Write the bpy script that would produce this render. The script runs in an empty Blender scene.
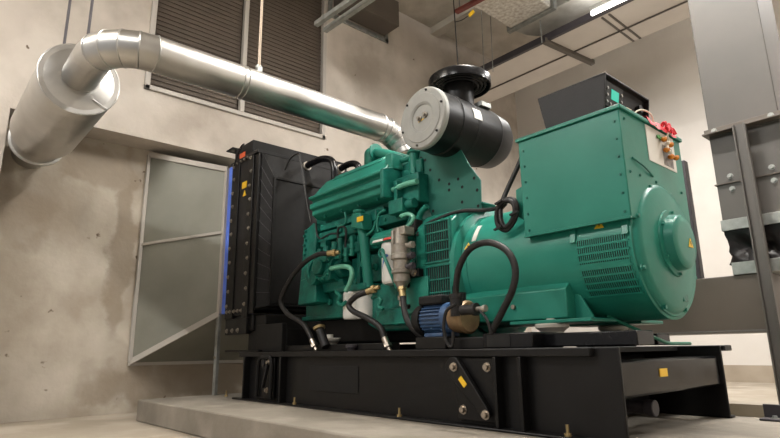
import bpy, math, random
from math import pi, sin, cos, radians
from mathutils import Vector, Matrix
random.seed(7)
SC = bpy.context.scene
COL = SC.collection
S = 0.8            # plan units -> metres
ZF = 0.62          # eye height above the floor in plan units

# ------------------------------------------------------------------ camera
FPX, PITCH, ROLL, YAW = 549.67, .23376, -.014647, .72382
_fh = Vector((-cos(YAW), sin(YAW), 0)); _r = _fh.cross(Vector((0, 0, 1)))
_F = cos(PITCH)*_fh + sin(PITCH)*Vector((0, 0, 1)); _U = -sin(PITCH)*_fh + cos(PITCH)*Vector((0, 0, 1))
CR = cos(ROLL)*_r + sin(ROLL)*_U; CU = -sin(ROLL)*_r + cos(ROLL)*_U

def at(px, py, Y=None, X=None, Z=None):
    """plan-space point on the real plane Y=, X= or Z= that a measured sight line meets"""
    d = CR*(px-390)/FPX - CU*(py-219)/FPX + _F
    if Y is not None: k = Y/d.y
    elif X is not None: k = X/d.x
    else: k = Z/d.z
    return d*k

cd = bpy.data.cameras.new('camera'); cam = bpy.data.objects.new('camera', cd); COL.objects.link(cam)
cd.sensor_width = 36; cd.lens = FPX/780*36; cd.clip_start = .02
cam.matrix_world = Matrix((( CR.x, CU.x, -_F.x, 0), (CR.y, CU.y, -_F.y, 0), (CR.z, CU.z, -_F.z, ZF*S), (0, 0, 0, 1)))
SC.camera = cam

# ------------------------------------------------------------------ materials
def lin(c):
    c = c/255
    return c/12.92 if c <= .04045 else ((c+.055)/1.055)**2.4
def rgb(r, g, b): return (lin(r), lin(g), lin(b), 1)

def mat(name, col, rough=.5, metal=0., col2=None, nscale=6., detail=6., bump=0., bscale=40., coat=0., emit=None, estr=0., rvar=0., contrast=(.35, .65), stretch=None):
    m = bpy.data.materials.new(name); m.use_nodes = True
    nt = m.node_tree; b = nt.nodes['Principled BSDF']
    b.inputs['Base Color'].default_value = col
    b.inputs['Roughness'].default_value = rough; b.inputs['Metallic'].default_value = metal
    if name.startswith(('black', 'matte', 'charcoal', 'canister')): b.inputs['Specular IOR Level'].default_value = .25
    if 'green_paint' in name: b.inputs['Specular IOR Level'].default_value = .32
    if coat: b.inputs['Coat Weight'].default_value = coat; b.inputs['Coat Roughness'].default_value = .12
    if emit: b.inputs['Emission Color'].default_value = emit; b.inputs['Emission Strength'].default_value = estr
    tc = nt.nodes.new('ShaderNodeTexCoord'); mp = nt.nodes.new('ShaderNodeMapping')
    nt.links.new(tc.outputs['Object'], mp.inputs['Vector'])
    if stretch: mp.inputs['Scale'].default_value = stretch
    n = nt.nodes.new('ShaderNodeTexNoise'); n.inputs['Scale'].default_value = nscale; n.inputs['Detail'].default_value = detail
    nt.links.new(mp.outputs['Vector'], n.inputs['Vector'])
    if col2:
        r = nt.nodes.new('ShaderNodeValToRGB'); r.color_ramp.elements[0].position = contrast[0]; r.color_ramp.elements[1].position = contrast[1]
        r.color_ramp.elements[0].color = col2; r.color_ramp.elements[1].color = col
        nt.links.new(n.outputs['Fac'], r.inputs['Fac']); nt.links.new(r.outputs['Color'], b.inputs['Base Color'])
    if rvar:
        q = nt.nodes.new('ShaderNodeMapRange'); q.inputs['To Min'].default_value = rough-rvar; q.inputs['To Max'].default_value = rough+rvar
        q.inputs['From Min'].default_value = .3; q.inputs['From Max'].default_value = .7
        nt.links.new(n.outputs['Fac'], q.inputs['Value']); nt.links.new(q.outputs['Result'], b.inputs['Roughness'])
    if bump:
        n2 = nt.nodes.new('ShaderNodeTexNoise'); n2.inputs['Scale'].default_value = bscale; n2.inputs['Detail'].default_value = 5
        nt.links.new(mp.outputs['Vector'], n2.inputs['Vector'])
        bp = nt.nodes.new('ShaderNodeBump'); bp.inputs['Strength'].default_value = bump; bp.inputs['Distance'].default_value = .01
        nt.links.new(n2.outputs['Fac'], bp.inputs['Height']); nt.links.new(bp.outputs['Normal'], b.inputs['Normal'])
    return m

GREEN = mat('green_paint', rgb(33, 116, 100), .36, col2=rgb(29, 110, 94), nscale=5, bump=.05, bscale=25, rvar=.05)
ENG = mat('engine_green_paint', rgb(22, 108, 94), .38, col2=rgb(12, 82, 71), nscale=14, bump=.25, bscale=60, rvar=.08)
BRK = mat('bracket_shaded_green_paint', rgb(34, 96, 84), .42, col2=rgb(30, 88, 77), nscale=6)  # darker bracket green with the air cleaner's shade put into the colour
GPIPE = mat('light_green_line', rgb(96, 164, 140), .35)
CANIST = mat('canister_black', rgb(16, 15, 15), .42, col2=rgb(13, 12, 12), nscale=5)
BLACK = mat('black_paint', rgb(17, 16, 16), .42, col2=rgb(13, 12, 12), nscale=9, bump=.04, bscale=30, rvar=.08)
BLACKGLOSS = mat('black_gloss_paint', rgb(20, 20, 22), .2, col2=rgb(14, 14, 16), nscale=6, bump=.03, rvar=.06)
MATTE = mat('matte_black', rgb(17, 16, 16), .6, col2=rgb(22, 21, 20), nscale=20)
CHARCOAL = mat('charcoal_powder_coat', rgb(30, 28, 29), .5, col2=rgb(26, 25, 25), nscale=12, bump=.1, bscale=120)
SHROUD = mat('black_wire_mesh', rgb(20, 19, 18), .6, col2=rgb(15, 14, 14), nscale=30, bump=.4, bscale=160)
RUBBER = mat('black_rubber', rgb(38, 36, 35), .48, col2=rgb(30, 28, 28), nscale=30)
STEEL = mat('bolt_steel', rgb(168, 158, 146), .35, 1., bump=.05)
ISO = mat('isolator_grey', rgb(188, 184, 174), .5, .1)
BRASS = mat('brass', rgb(164, 144, 104), .48, .8)
CAST = mat('cast_aluminium', rgb(160, 154, 144), .45, .6, col2=rgb(128, 120, 110), nscale=18, bump=.2)
CLAD = mat('aluminium_cladding', rgb(192, 190, 186), .34, 1., col2=rgb(170, 168, 164), nscale=3, bump=.1, bscale=5, rvar=.06, stretch=(1, 1, 1))
GALV = mat('galvanised_steel', rgb(158, 160, 156), .45, .65, col2=rgb(132, 134, 130), nscale=16, bump=.06, rvar=.1)
HOODGLASS = mat('galvanised_sheet', rgb(132, 132, 122), .5, .2, col2=rgb(118, 118, 108), nscale=2.2, detail=8, bump=.05, bscale=4, rvar=.06)
DUCTL = mat('light_grey_duct_paint', rgb(196, 188, 180), .5, .0, col2=rgb(188, 180, 172), nscale=2.5)
DUCT = mat('grey_duct_paint', rgb(84, 80, 76), .55, .0, col2=rgb(77, 74, 70), nscale=2.5, rvar=.06)
DUCTD = mat('dark_grey_duct_paint', rgb(88, 80, 72), .5, .1, col2=rgb(78, 71, 64), nscale=2.5, rvar=.06)
SLATE = mat('slate_steel', rgb(62, 58, 62), .45, .2, col2=rgb(54, 50, 54))
FOIL = mat('foil_insulation', rgb(204, 200, 192), .42, .3, col2=rgb(162, 154, 142), nscale=26, detail=8, bump=.5, bscale=28)
REDSTEEL = mat('red_oxide_steel', rgb(118, 52, 42), .6, col2=rgb(94, 40, 34))
OFFWHITE = mat('off_white_paint', rgb(148, 148, 143), .5, col2=rgb(138, 138, 133), nscale=10)
WHITEP = mat('white_filter_paint', rgb(214, 212, 206), .35, col2=rgb(198, 196, 190), nscale=8)
PAPER = mat('white_sticker', rgb(206, 202, 194), .5)
GREYINK = mat('grey_print', rgb(96, 92, 92), .5, col2=rgb(150, 146, 142), nscale=30)
REDINK = mat('red_print', rgb(188, 62, 52), .5)
BLUEINK = mat('blue_print', rgb(60, 104, 170), .5)
BLACKINK = mat('black_print', rgb(22, 20, 20), .5)
YELLOW = mat('yellow_sticker', rgb(222, 178, 36), .45)
ORANGE = mat('orange_sticker', rgb(226, 96, 52), .45)
BLUECLOTH = mat('blue_canvas', rgb(84, 118, 214), .7, col2=rgb(72, 102, 190), nscale=9, bump=.2)
BLUEMOTOR = mat('blue_motor_paint', rgb(52, 80, 114), .4, col2=rgb(38, 62, 94), nscale=14)
BRONZE = mat('bronze_casting', rgb(142, 118, 86), .45, .4, col2=rgb(112, 90, 64), nscale=12, bump=.15)
CLOTHRED = mat('red_cloth', rgb(214, 44, 56), .7, col2=rgb(178, 28, 42), nscale=30)
MARI = mat('marigold_petals', rgb(206, 128, 32), .8, col2=rgb(150, 84, 16), nscale=60, bump=.8, bscale=90)
LEAFG = mat('leaf_green', rgb(70, 150, 60), .6)
STRING = mat('white_string', rgb(214, 206, 188), .8)
LCD = mat('lcd_glow', rgb(20, 160, 150), .3, emit=rgb(30, 200, 165), estr=.5)
TUBE = mat('fluorescent_tube', (1, 1, 1, 1), .3, emit=(1, .97, .9, 1), estr=9)
CANVAS = mat('black_canvas', rgb(30, 26, 26), .3, col2=rgb(22, 20, 20), nscale=9, bump=.3, bscale=20)
FRAMEP = mat('pale_frame_paint', rgb(166, 160, 152), .5)
LOUVRE = mat('brown_louvre_paint', rgb(80, 70, 60), .6, col2=rgb(70, 61, 52), nscale=4)
DARKGAP = mat('dark_interior', rgb(12, 11, 10), .9)  # near-black colour standing in for shade inside openings

def surf(name, c1, c2, c3, sc1, sc2, rough, bump, spots=None, streak=None):
    """plaster / concrete: two noises of tone, pores, optional pits or streaks"""
    m = bpy.data.materials.new(name); m.use_nodes = True; nt = m.node_tree; N = nt.nodes; L = nt.links
    b = N['Principled BSDF']; b.inputs['Roughness'].default_value = rough
    tc = N.new('ShaderNodeTexCoord')
    def noise(s, d, scale=None):
        n = N.new('ShaderNodeTexNoise'); n.inputs['Scale'].default_value = s; n.inputs['Detail'].default_value = d
        if scale:
            mp = N.new('ShaderNodeMapping'); mp.inputs['Scale'].default_value = scale; L.new(tc.outputs['Object'], mp.inputs['Vector']); L.new(mp.outputs['Vector'], n.inputs['Vector'])
        else: L.new(tc.outputs['Object'], n.inputs['Vector'])
        return n
    def ramp(src, a, c):
        r = N.new('ShaderNodeValToRGB'); r.color_ramp.elements[0].position = a; r.color_ramp.elements[1].position = c; L.new(src, r.inputs['Fac']); return r
    def mix(fac, A, B):
        x = N.new('ShaderNodeMix'); x.data_type = 'RGBA'; L.new(fac, x.inputs[0])
        for k, v in ((6, A), (7, B)):
            if isinstance(v, tuple): x.inputs[k].default_value = v
            else: L.new(v, x.inputs[k])
        return x.outputs[2]
    a = ramp(noise(sc1, 7, streak).outputs['Fac'], .38, .64); c = ramp(noise(sc2, 8).outputs['Fac'], .42, .7)
    col = mix(a.outputs['Color'], c1, c2); col = mix(c.outputs['Color'], col, c3)
    if spots:
        v = noise(spots, 3); r = ramp(v.outputs['Fac'], .72, .75); col = mix(r.outputs['Color'], col, rgb(96, 82, 66))
    L.new(col, b.inputs['Base Color'])
    n3 = noise(22, 8); bp = N.new('ShaderNodeBump'); bp.inputs['Strength'].default_value = bump; bp.inputs['Distance'].default_value = .012
    L.new(n3.outputs['Fac'], bp.inputs['Height']); L.new(bp.outputs['Normal'], b.inputs['Normal'])
    return m
PLASTER = surf('bare_plaster', rgb(180, 171, 161), rgb(158, 149, 138), rgb(194, 186, 176), .9, 2.4, .85, .25, spots=7)
PLASTERB = surf('painted_plaster', rgb(200, 194, 187), rgb(193, 187, 180), rgb(206, 201, 194), .7, 1.6, .8, .1)
DAMP = mat('damp_patch', rgb(120, 104, 84), .8, col2=rgb(146, 130, 108), nscale=5)
STAINED = surf('water_stained_plaster', rgb(172, 163, 149), rgb(150, 139, 124), rgb(184, 176, 163), .9, 2.4, .85, .25, spots=7)
def stain(m, spots_):
    nt = m.node_tree; N = nt.nodes; L = nt.links; b = N['Principled BSDF']; old = b.inputs['Base Color'].links[0].from_socket
    geo = N.new('ShaderNodeNewGeometry'); nz = N.new('ShaderNodeTexNoise'); nz.inputs['Scale'].default_value = 3.2; nz.inputs['Detail'].default_value = 7
    L.new(geo.outputs['Position'], nz.inputs['Vector'])
    ad = N.new('ShaderNodeVectorMath'); ad.operation = 'MULTIPLY_ADD'; L.new(nz.outputs['Color'], ad.inputs[0]); ad.inputs[1].default_value = (0, .55, .55); L.new(geo.outputs['Position'], ad.inputs[2])
    tot = None
    for (y, z, ry, rz, st) in spots_:
        mp = N.new('ShaderNodeMapping'); mp.vector_type = 'POINT'; L.new(ad.outputs[0], mp.inputs['Vector'])
        mp.inputs['Scale'].default_value = (0, 1/(ry*S), 1/(rz*S)); mp.inputs['Location'].default_value = (0, -(y*S+.27)/(ry*S), -((z+ZF)*S+.27)/(rz*S))
        ln = N.new('ShaderNodeVectorMath'); ln.operation = 'LENGTH'; L.new(mp.outputs[0], ln.inputs[0])
        mr = N.new('ShaderNodeMapRange'); mr.interpolation_type = 'SMOOTHSTEP'; mr.inputs['From Min'].default_value = 1.25; mr.inputs['From Max'].default_value = .7; mr.inputs['To Max'].default_value = st; L.new(ln.outputs['Value'], mr.inputs['Value'])
        if tot is None: tot = mr.outputs['Result']
        else:
            mx = N.new('ShaderNodeMath'); mx.operation = 'MAXIMUM'; L.new(tot, mx.inputs[0]); L.new(mr.outputs['Result'], mx.inputs[1]); tot = mx.outputs[0]
    x = N.new('ShaderNodeMix'); x.data_type = 'RGBA'; L.new(tot, x.inputs[0]); L.new(old, x.inputs[6]); x.inputs[7].default_value = rgb(112, 96, 76); L.new(x.outputs[2], b.inputs['Base Color'])
stain(STAINED, [(1.80, 1.2, .14, 1.1, .5), (2.0, -.30, .5, .2, .5), (3.2, -.2, 1.2, .3, .6), (1.45, 2.05, .5, .2, .4), (.75, 1.4, .3, .3, .4), (2.9, .5, .9, 1.0, .3)])
CEIL = surf('board_marked_concrete', rgb(190, 182, 170), rgb(164, 155, 143), rgb(204, 197, 186), 1.2, 3, .9, .4)
FLOORM = surf('cement_floor', rgb(148, 138, 123), rgb(131, 121, 106), rgb(162, 152, 138), 1.0, 3.2, .75, .2)
PLINTHM = surf('cast_concrete', rgb(118, 111, 100), rgb(101, 94, 83), rgb(132, 125, 114), 1.4, 4, .8, .35)

# ------------------------------------------------------------------ mesh builder (plan units)
class M:
    def __init__(s): s.v = []; s.f = []
    def add(s, vs, fs):
        b = len(s.v); s.v += [Vector(p) for p in vs]; s.f += [tuple(b+i for i in f) for f in fs]; return s
    def box(s, x0, x1, y0, y1, z0, z1):
        return s.hexa([(x0,y0,z0),(x1,y0,z0),(x1,y1,z0),(x0,y1,z0),(x0,y0,z1),(x1,y0,z1),(x1,y1,z1),(x0,y1,z1)])
    def hexa(s, p): return s.add(p, [(3,2,1,0),(4,5,6,7),(0,1,5,4),(1,2,6,5),(2,3,7,6),(3,0,4,7)])
    def bar(s, a, b, w, h=None, up=(0,0,1)):
        a = Vector(a); b = Vector(b); h = h or w; d = (b-a).normalized(); u = Vector(up)
        if abs(d.dot(u)) > .95: u = Vector((1,0,0))
        r = d.cross(u).normalized(); u = r.cross(d).normalized(); r *= w/2; u *= h/2
        return s.hexa([a-r-u, a+r-u, b+r-u, b-r-u, a-r+u, a+r+u, b+r+u, b-r+u])
    def prism(s, poly, vec):
        n = len(poly); P = [Vector(p) for p in poly]; Q = [p+Vector(vec) for p in P]
        return s.add(P+Q, [tuple(range(n))[::-1], tuple(range(n, 2*n))] + [(i, (i+1)%n, n+(i+1)%n, n+i) for i in range(n)])
    def px(s, x0, x1, yz): return s.prism([(x0, y, z) for y, z in yz], (x1-x0, 0, 0))
    def py(s, y0, y1, xz): return s.prism([(x, y0, z) for x, z in xz], (0, y1-y0, 0))
    def pz(s, z0, z1, xy): return s.prism([(x, y, z0) for x, y in xy], (0, 0, z1-z0))
    def lathe(s, p, d, prof, n=32):
        p = Vector(p); d = Vector(d).normalized(); u = Vector((0,0,1)) if abs(d.z) < .9 else Vector((1,0,0))
        a = d.cross(u).normalized(); c = d.cross(a); vs = []; fs = []
        for t, r in prof:
            for k in range(n):
                w = 2*pi*k/n; vs.append(p+d*t+(a*cos(w)+c*sin(w))*max(r, 1e-4))
        m = len(prof)
        for i in range(m-1):
            for k in range(n): fs.append((i*n+k, i*n+(k+1)%n, (i+1)*n+(k+1)%n, (i+1)*n+k))
        fs.append(tuple(range(n))[::-1]); fs.append(tuple((m-1)*n+k for k in range(n)))
        return s.add(vs, fs)
    def cyl(s, a, b, r, r2=None, n=20):
        a = Vector(a); b = Vector(b); return s.lathe(a, b-a, [(0, r), ((b-a).length, r if r2 is None else r2)], n)
    def ball(s, c, r, n=14, k=8, sq=(1,1,1)):
        st = len(s.v); s.lathe(c, (0,0,1), [(-r*cos(pi*i/k), r*sin(pi*i/k)) for i in range(k+1)], n)
        for i in range(st, len(s.v)): s.v[i] = Vector([c[j]+(s.v[i][j]-c[j])*sq[j] for j in range(3)])
        return s
    def tube(s, pts, r, n=10, smooth=True, sub=6):
        P = [Vector(p) for p in pts]
        if smooth and len(P) > 2:
            Q = [P[0]*2-P[1]] + P + [P[-1]*2-P[-2]]; out = []
            for i in range(1, len(Q)-2):
                for j in range(sub):
                    t = j/sub; a, b, c, d = Q[i-1:i+3]
                    out.append(.5*((2*b)+(c-a)*t+(2*a-5*b+4*c-d)*t*t+(3*b-a-3*c+d)*t**3))
            P = out+[P[-1]]
        T = [(P[min(i+1, len(P)-1)]-P[max(i-1, 0)]).normalized() for i in range(len(P))]
        u = Vector((0,0,1)) if abs(T[0].z) < .9 else Vector((1,0,0)); a = T[0].cross(u).normalized(); vs = []; fs = []
        for i, p in enumerate(P):
            a = (a-T[i]*a.dot(T[i])).normalized(); c = T[i].cross(a); rr = r[i] if isinstance(r, (list, tuple)) else r
            for k in range(n): w = 2*pi*k/n; vs.append(p+(a*cos(w)+c*sin(w))*rr)
        for i in range(len(P)-1):
            for k in range(n): fs.append((i*n+k, i*n+(k+1)%n, (i+1)*n+(k+1)%n, (i+1)*n+k))
        fs.append(tuple(range(n))[::-1]); fs.append(tuple((len(P)-1)*n+k for k in range(n)))
        return s.add(vs, fs)
    def ring(s, c, d, R, r, n=32, k=8):
        c = Vector(c); d = Vector(d).normalized(); u = Vector((0,0,1)) if abs(d.z) < .9 else Vector((1,0,0)); a = d.cross(u).normalized(); e = d.cross(a); vs = []; fs = []
        for i in range(n):
            w = 2*pi*i/n; o = a*cos(w)+e*sin(w)
            for j in range(k): q = 2*pi*j/k; vs.append(c+o*(R+r*cos(q))+d*r*sin(q))
        for i in range(n):
            for j in range(k): fs.append((i*k+j, ((i+1)%n)*k+j, ((i+1)%n)*k+(j+1)%k, i*k+(j+1)%k))
        return s.add(vs, fs)
    def bolt(s, c, d, r=.014, h=.012):
        c = Vector(c); d = Vector(d).normalized(); return s.lathe(c-d*.004, d, [(0, r*1.5), (.008, r*1.5), (.008, r), (.008+h, r*.9)], 8)

WL = {}
def bolts(t, name, items, m, lab=None):
    for c, d, rr, hh in items: P(t, name, M().bolt(c, d, rr, hh), m)
class BL(list):
    def bolt(s, c, d, r=.014, h=.012): s.append((c, d, r, h)); return s
def W(p): return Vector((p[0]*S, p[1]*S, (p[2]+ZF)*S))
def mkobj(name, mb, m, parent=None, bevel=0., base=None, ang=38, seg=2):
    vs = [W(p) for p in mb.v]
    lo = Vector([min(v[i] for v in vs) for i in range(3)]); hi = Vector([max(v[i] for v in vs) for i in range(3)])
    o0 = base if base is not None else Vector(((lo.x+hi.x)/2, (lo.y+hi.y)/2, lo.z))
    me = bpy.data.meshes.new(name); me.from_pydata([v-o0 for v in vs], [], mb.f)
    me.validate()
    import bmesh
    bm = bmesh.new(); bm.from_mesh(me); bmesh.ops.recalc_face_normals(bm, faces=bm.faces); bm.to_mesh(me); bm.free()
    me.materials.append(m); me.shade_smooth(); me.set_sharp_from_angle(angle=radians(ang))
    o = bpy.data.objects.new(name, me); COL.objects.link(o)
    if parent is not None: o.parent = parent; o.location = o0-WL[parent.name]
    else: o.location = o0
    WL[o.name] = o0
    if bevel:
        b = o.modifiers.new('edge', 'BEVEL'); b.width = bevel*S; b.segments = seg; b.limit_method = 'ANGLE'; b.angle_limit = radians(40); b.use_clamp_overlap = True
    return o
def thing(name, label, cat, base, group=None):
    o = bpy.data.objects.new(name, None); COL.objects.link(o); o.location = W(base); o.empty_display_size = .1
    WL[o.name] = W(base); return tag(o, label, cat, group)
def tag(o, label, cat, group=None):
    o['label'] = label; o['category'] = cat
    if group: o['group'] = group
    return o
def struct(name, mb, m, parent=None, bevel=0.):
    o = mkobj(name, mb, m, parent, bevel)
    if parent is None: o['kind'] = 'structure'
    return o
def P(t, name, mb, m, bevel=0., label=None, **k):
    o = mkobj(name, mb, m, t, bevel, **k)
    if label: o['label'] = label
    return o

# ================================================================== SETTING
XU, XW, YB, ZC = -6.18, -6.55, 9.0, 5.7      # upper wall face, recess back, far wall, ceiling
SOF = 2.36
struct('floor', M().box(-6.8, 3.2, -3.5, YB, -.72, -.62), FLOORM)
struct('floor_step', M().box(XU, 3.2, 5.7, YB, -.62, -.51), FLOORM)
struct('ceiling', M().box(-6.9, 3.2, -3.5, YB+.2, ZC, ZC+.15), CEIL)
cb = M()
for y in (1.2, 3.0, 4.8, 6.6, 8.4): cb.box(XU, 3.2, y-.09, y+.09, ZC-.13, ZC)
struct('ceiling_ribs', cb, CEIL)
LY0, LY1, LZ0, LZ1 = 1.775, 4.175, 3.005, 5.4
wl = M()
wl.box(XW-.25, XU, -3.5, LY0, SOF, ZC).box(XW-.25, XU, LY1, YB, SOF, ZC).box(XW-.25, XU, LY0, LY1, SOF, LZ0).box(XW-.25, XU, LY0, LY1, LZ1, ZC)
wl.box(XW-.25, XU, -3.5, .52, -.62, SOF).box(XW-.25, XU, 5.2, YB, -.62, SOF)
wall_l = struct('wall_left', wl, PLASTER)
P(wall_l, 'recess_face', M().box(XW-.25, XW, .52, 5.2, -.62, SOF), STAINED)
struct('wall_back', M().box(XW-.25, 3.2, YB, YB+.25, -.62, ZC), PLASTERB)
struct('wall_right', M().box(3.2, 3.4, -3.5, YB, -.62, ZC), PLASTERB)
struct('baseboard_back', M().box(XU, 3.2, YB-.012, YB, -.51, -.28), mat('worn_grey_skirting', rgb(158, 146, 130), .8, col2=rgb(140, 128, 112), nscale=3))
struct('floor_plinth', M().prism([(-5.71, 1.81, -.62), (.6, 1.86, -.62), (.6, 3.95, -.62), (-5.71, 3.95, -.62)], (0, 0, .195)), PLINTHM, bevel=.012)

# louvred window high on the left wall
fr = M(); fw = .05
fr.box(XU-.03, XU+.03, LY0-fw, LY0+.01, LZ0-fw, LZ1+fw).box(XU-.03, XU+.03, LY1-.01, LY1+fw, LZ0-fw, LZ1+fw)
fr.box(XU-.03, XU+.03, LY0-fw, LY1+fw, LZ0-fw, LZ0+.005).box(XU-.03, XU+.03, LY0-fw, LY1+fw, LZ1, LZ1+fw)
win = struct('window_1', fr, FRAMEP, bevel=.006)
P(win, 'mullion', M().box(XU-.03, XU+.035, 2.895, 2.955, LZ0, LZ1), FRAMEP, .005)
for a, b in ((LY0+.01, 2.895), (2.955, LY1-.01)):
    sl = M(); z = LZ0
    while z < LZ1:
        sl.hexa([(XU-.060, a, z+.062), (XU-.045, a, z-.004), (XU-.045, b, z-.004), (XU-.060, b, z+.062), (XU-.055, a, z+.064), (XU-.040, a, z-.002), (XU-.040, b, z-.002), (XU-.055, b, z+.064)]); z += .060
    P(win, 'louvre_panel', sl, LOUVRE)
P(win, 'louvre_backing', M().box(XU-.2, XU-.18, LY0, LY1, LZ0, LZ1), DARKGAP)

# wall flange + duct stub at the top of the left wall
t = thing('wall_duct', 'grey square duct with bolted flange leaving the wall beside the louvred window', 'duct', (XU+.3, 4.95, 4.86))
fl = M(); y0, y1, z0, z1 = 4.25, 5.46, 4.97, 5.6
for q in ((y0, y1, z0, z0+.07), (y0, y1, z1-.07, z1), (y0, y0+.07, z0, z1), (y1-.07, y1, z0, z1)): fl.box(XU, XU+.03, *q)
P(t, 'wall_flange', fl, GALV, .004)
P(t, 'duct_body', M().box(XU+.03, XU+.4, y0+.09, y1-.09, z0+.09, z1-.09), DUCTD, .006)

# big flat duct along the far wall + strut + tube light
DZ = 4.3
t = thing('ceiling_duct', 'wide flat grey duct running along the top of the far wall', 'duct', (-3, 7, DZ))
P(t, 'duct_body', M().box(XU, .5, 6.46, 7.42, DZ, DZ+.10), DUCTL, .006)
P(t, 'edge_angle', M().box(XU, .5, 6.40, 6.46, DZ-.01, DZ+.09), SLATE, .004)
P(t, 'seam_flange', M().box(XU, .5, 6.99, 7.01, DZ-.02, DZ), DUCTD, .004)
P(t, 'cross_seam', M().box(-3.02, -2.99, 6.5, 7.42, DZ-.008, DZ).box(-2.92, -2.89, 6.5, 7.42, DZ-.008, DZ), DUCTD)
def strut(name, a, b, label, rods):
    t = thing(name, label, 'support rail', a)
    c = M(); a = Vector(a); b = Vector(b); wd = .075 if 'far' in label else .05; c.bar(a, b, wd, .012)
    d = (b-a).normalized(); r = d.cross(Vector((0,0,1)))*(wd/2-.004)
    h = wd*.45; c.bar(a+r+Vector((0,0,h)), b+r+Vector((0,0,h)), .008, 2*h).bar(a-r+Vector((0,0,h)), b-r+Vector((0,0,h)), .008, 2*h)
    P(t, 'channel', c, DUCTD if 'far' in label else GALV, .002)
    for p in rods: P(t, 'hanger_rod', M().cyl(p, (p[0], p[1], ZC), .009, n=8), GALV)
strut('strut_rail', (-3.82, 6.36, DZ-.05), (-3.69, 7.5, DZ-.05), 'short steel strut rail hung under the wide flat duct by the far wall', [(-3.83, 6.33, DZ-.06), (-3.69, 7.47, DZ-.06)])
p1, p2 = at(316, 26, Z=3.4), at(353.7, 0, Z=3.4); p2 = p1+(p2-p1)*2.4
strut('strut_rail', p1, p2, 'galvanised strut rail hung in front of the dark louvred window', [p1.lerp(p2, .6), p1.lerp(p2, .95)])
p1, p2 = at(325, 32, Z=3.4), at(372, 0, Z=3.4); p2 = p1+(p2-p1)*2.4
strut('strut_rail', p1, p2, 'second galvanised strut rail hung just behind the one before the louvred window', [p1.lerp(p2, .6), p1.lerp(p2, .95)])
def lamp(name, a, b, label, visible_power, grp, up_power=0):
    t = thing(name, label, 'ceiling light', (Vector(a)+Vector(b))/2, grp)
    a = Vector(a); b = Vector(b); u = Vector((0, 0, .06))
    P(t, 'housing', M().bar(a+u, b+u, .09, .06), OFFWHITE, .006)
    P(t, 'tube', M().cyl(a, b, .028, n=12), TUBE)
    for p in (a.lerp(b, .12), a.lerp(b, .88)): P(t, 'hanger_rod', M().cyl(p+u, (p.x, p.y, ZC), .008, n=8), GALV)
    ld = bpy.data.lights.new('tube_light', 'AREA'); ld.shape = 'RECTANGLE'; ld.size = (b-a).length*S; ld.size_y = .14; ld.energy = visible_power; ld.color = (1, .98, .95)
    lo = bpy.data.objects.new('tube_light', ld); COL.objects.link(lo); d = (b-a).normalized()
    z = Vector((0, 0, 1)); y = z.cross(d); mm = Matrix((d, y, z)).transposed().to_4x4(); mm.translation = W((a+b)/2-Vector((0, 0, .05))); lo.matrix_world = mm
    if up_power:
        l2 = ld.copy(); l2.energy = up_power; o2 = bpy.data.objects.new('tube_light', l2); COL.objects.link(o2)
        m2 = Matrix((d, -y, -z)).transposed().to_4x4(); m2.translation = W((a+b)/2+Vector((0, 0, .12))); o2.matrix_world = m2
lamp('tube_lamp', (-3.02, 6.25, 4.25), (-1.32, 6.30, 4.25), 'glowing fluorescent tube lamp hung beside the wide flat duct', 110, None, 25)
LG = 'tube lamps over the near half of the room'
lamp('tube_lamp', (-5.4, -2.7, 5.0), (-3.4, -2.7, 5.0), 'fluorescent tube lamp hung over the near half of the plant room', 215, LG, 260)
lamp('tube_lamp', (-2.4, 3.4, 5.1), (-.4, 3.4, 5.1), 'fluorescent tube lamp hung over the near half of the plant room', 200, LG, 330)
lamp('tube_lamp', (-.5, 6.25, 4.2), (1.5, 6.25, 4.2), 'unseen tube lamp added near the far wall to brighten that wall', 165, None, 20)  # unseen lamp, added to brighten the far wall
lamp('tube_lamp', (-1.6, -1.8, 5.0), (.2, -1.8, 5.0), 'fluorescent tube lamp hung over the near half of the plant room', 70, LG)

# foil wrapped air duct
FZ = 4.6
t = thing('foil_duct', 'foil-wrapped rectangular air duct hung under the ceiling above the far wall duct', 'duct', (-4, 6, FZ))
P(t, 'straight_section', M().box(-4.24, -3.55, 3.9, 6.2, FZ, FZ+.5), FOIL, .02)
P(t, 'joint_angle', M().box(-4.30, -3.50, 6.17, 6.25, FZ-.035, FZ+.54), GALV, .005)
el = [(-4.24, 6.25)] + [(-3.35-.89*cos(a), 6.25+.78*sin(a)) for a in [radians(x) for x in range(10, 95, 10)]] + [(-2.6, 7.03), (-2.6, 6.3), (-3.4, 6.25)]
P(t, 'elbow', M().pz(FZ, FZ+.5, el), mat('smooth_foil', rgb(186, 184, 178), .45, .15, col2=rgb(164, 160, 152), nscale=6, bump=.2), .01)
tag(mkobj('steel_angle', M().bar((-4.45, 5.22, FZ-.03), (-3.3, 5.32, FZ-.03), .07, .05), REDSTEEL, bevel=.004), 'red oxide painted steel angle carrying the foil-wrapped duct', 'support rail')
P(bpy.data.objects['steel_angle'], 'hanger_rod', M().cyl((-4.4, 5.24, FZ-.03), (-4.4, 5.24, ZC), .009, n=8), GALV)
t = thing('round_duct', 'dark round duct end above the silver foil elbow', 'duct', (-3.1, 5.9, 4.9))
P(t, 'duct_body', M().lathe((-3.12, 4.4, 4.95), (0, 1, 0), [(0, .33), (1.56, .33), (1.58, .35), (1.62, .35), (1.62, 0)], 40), DUCTD)
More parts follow.
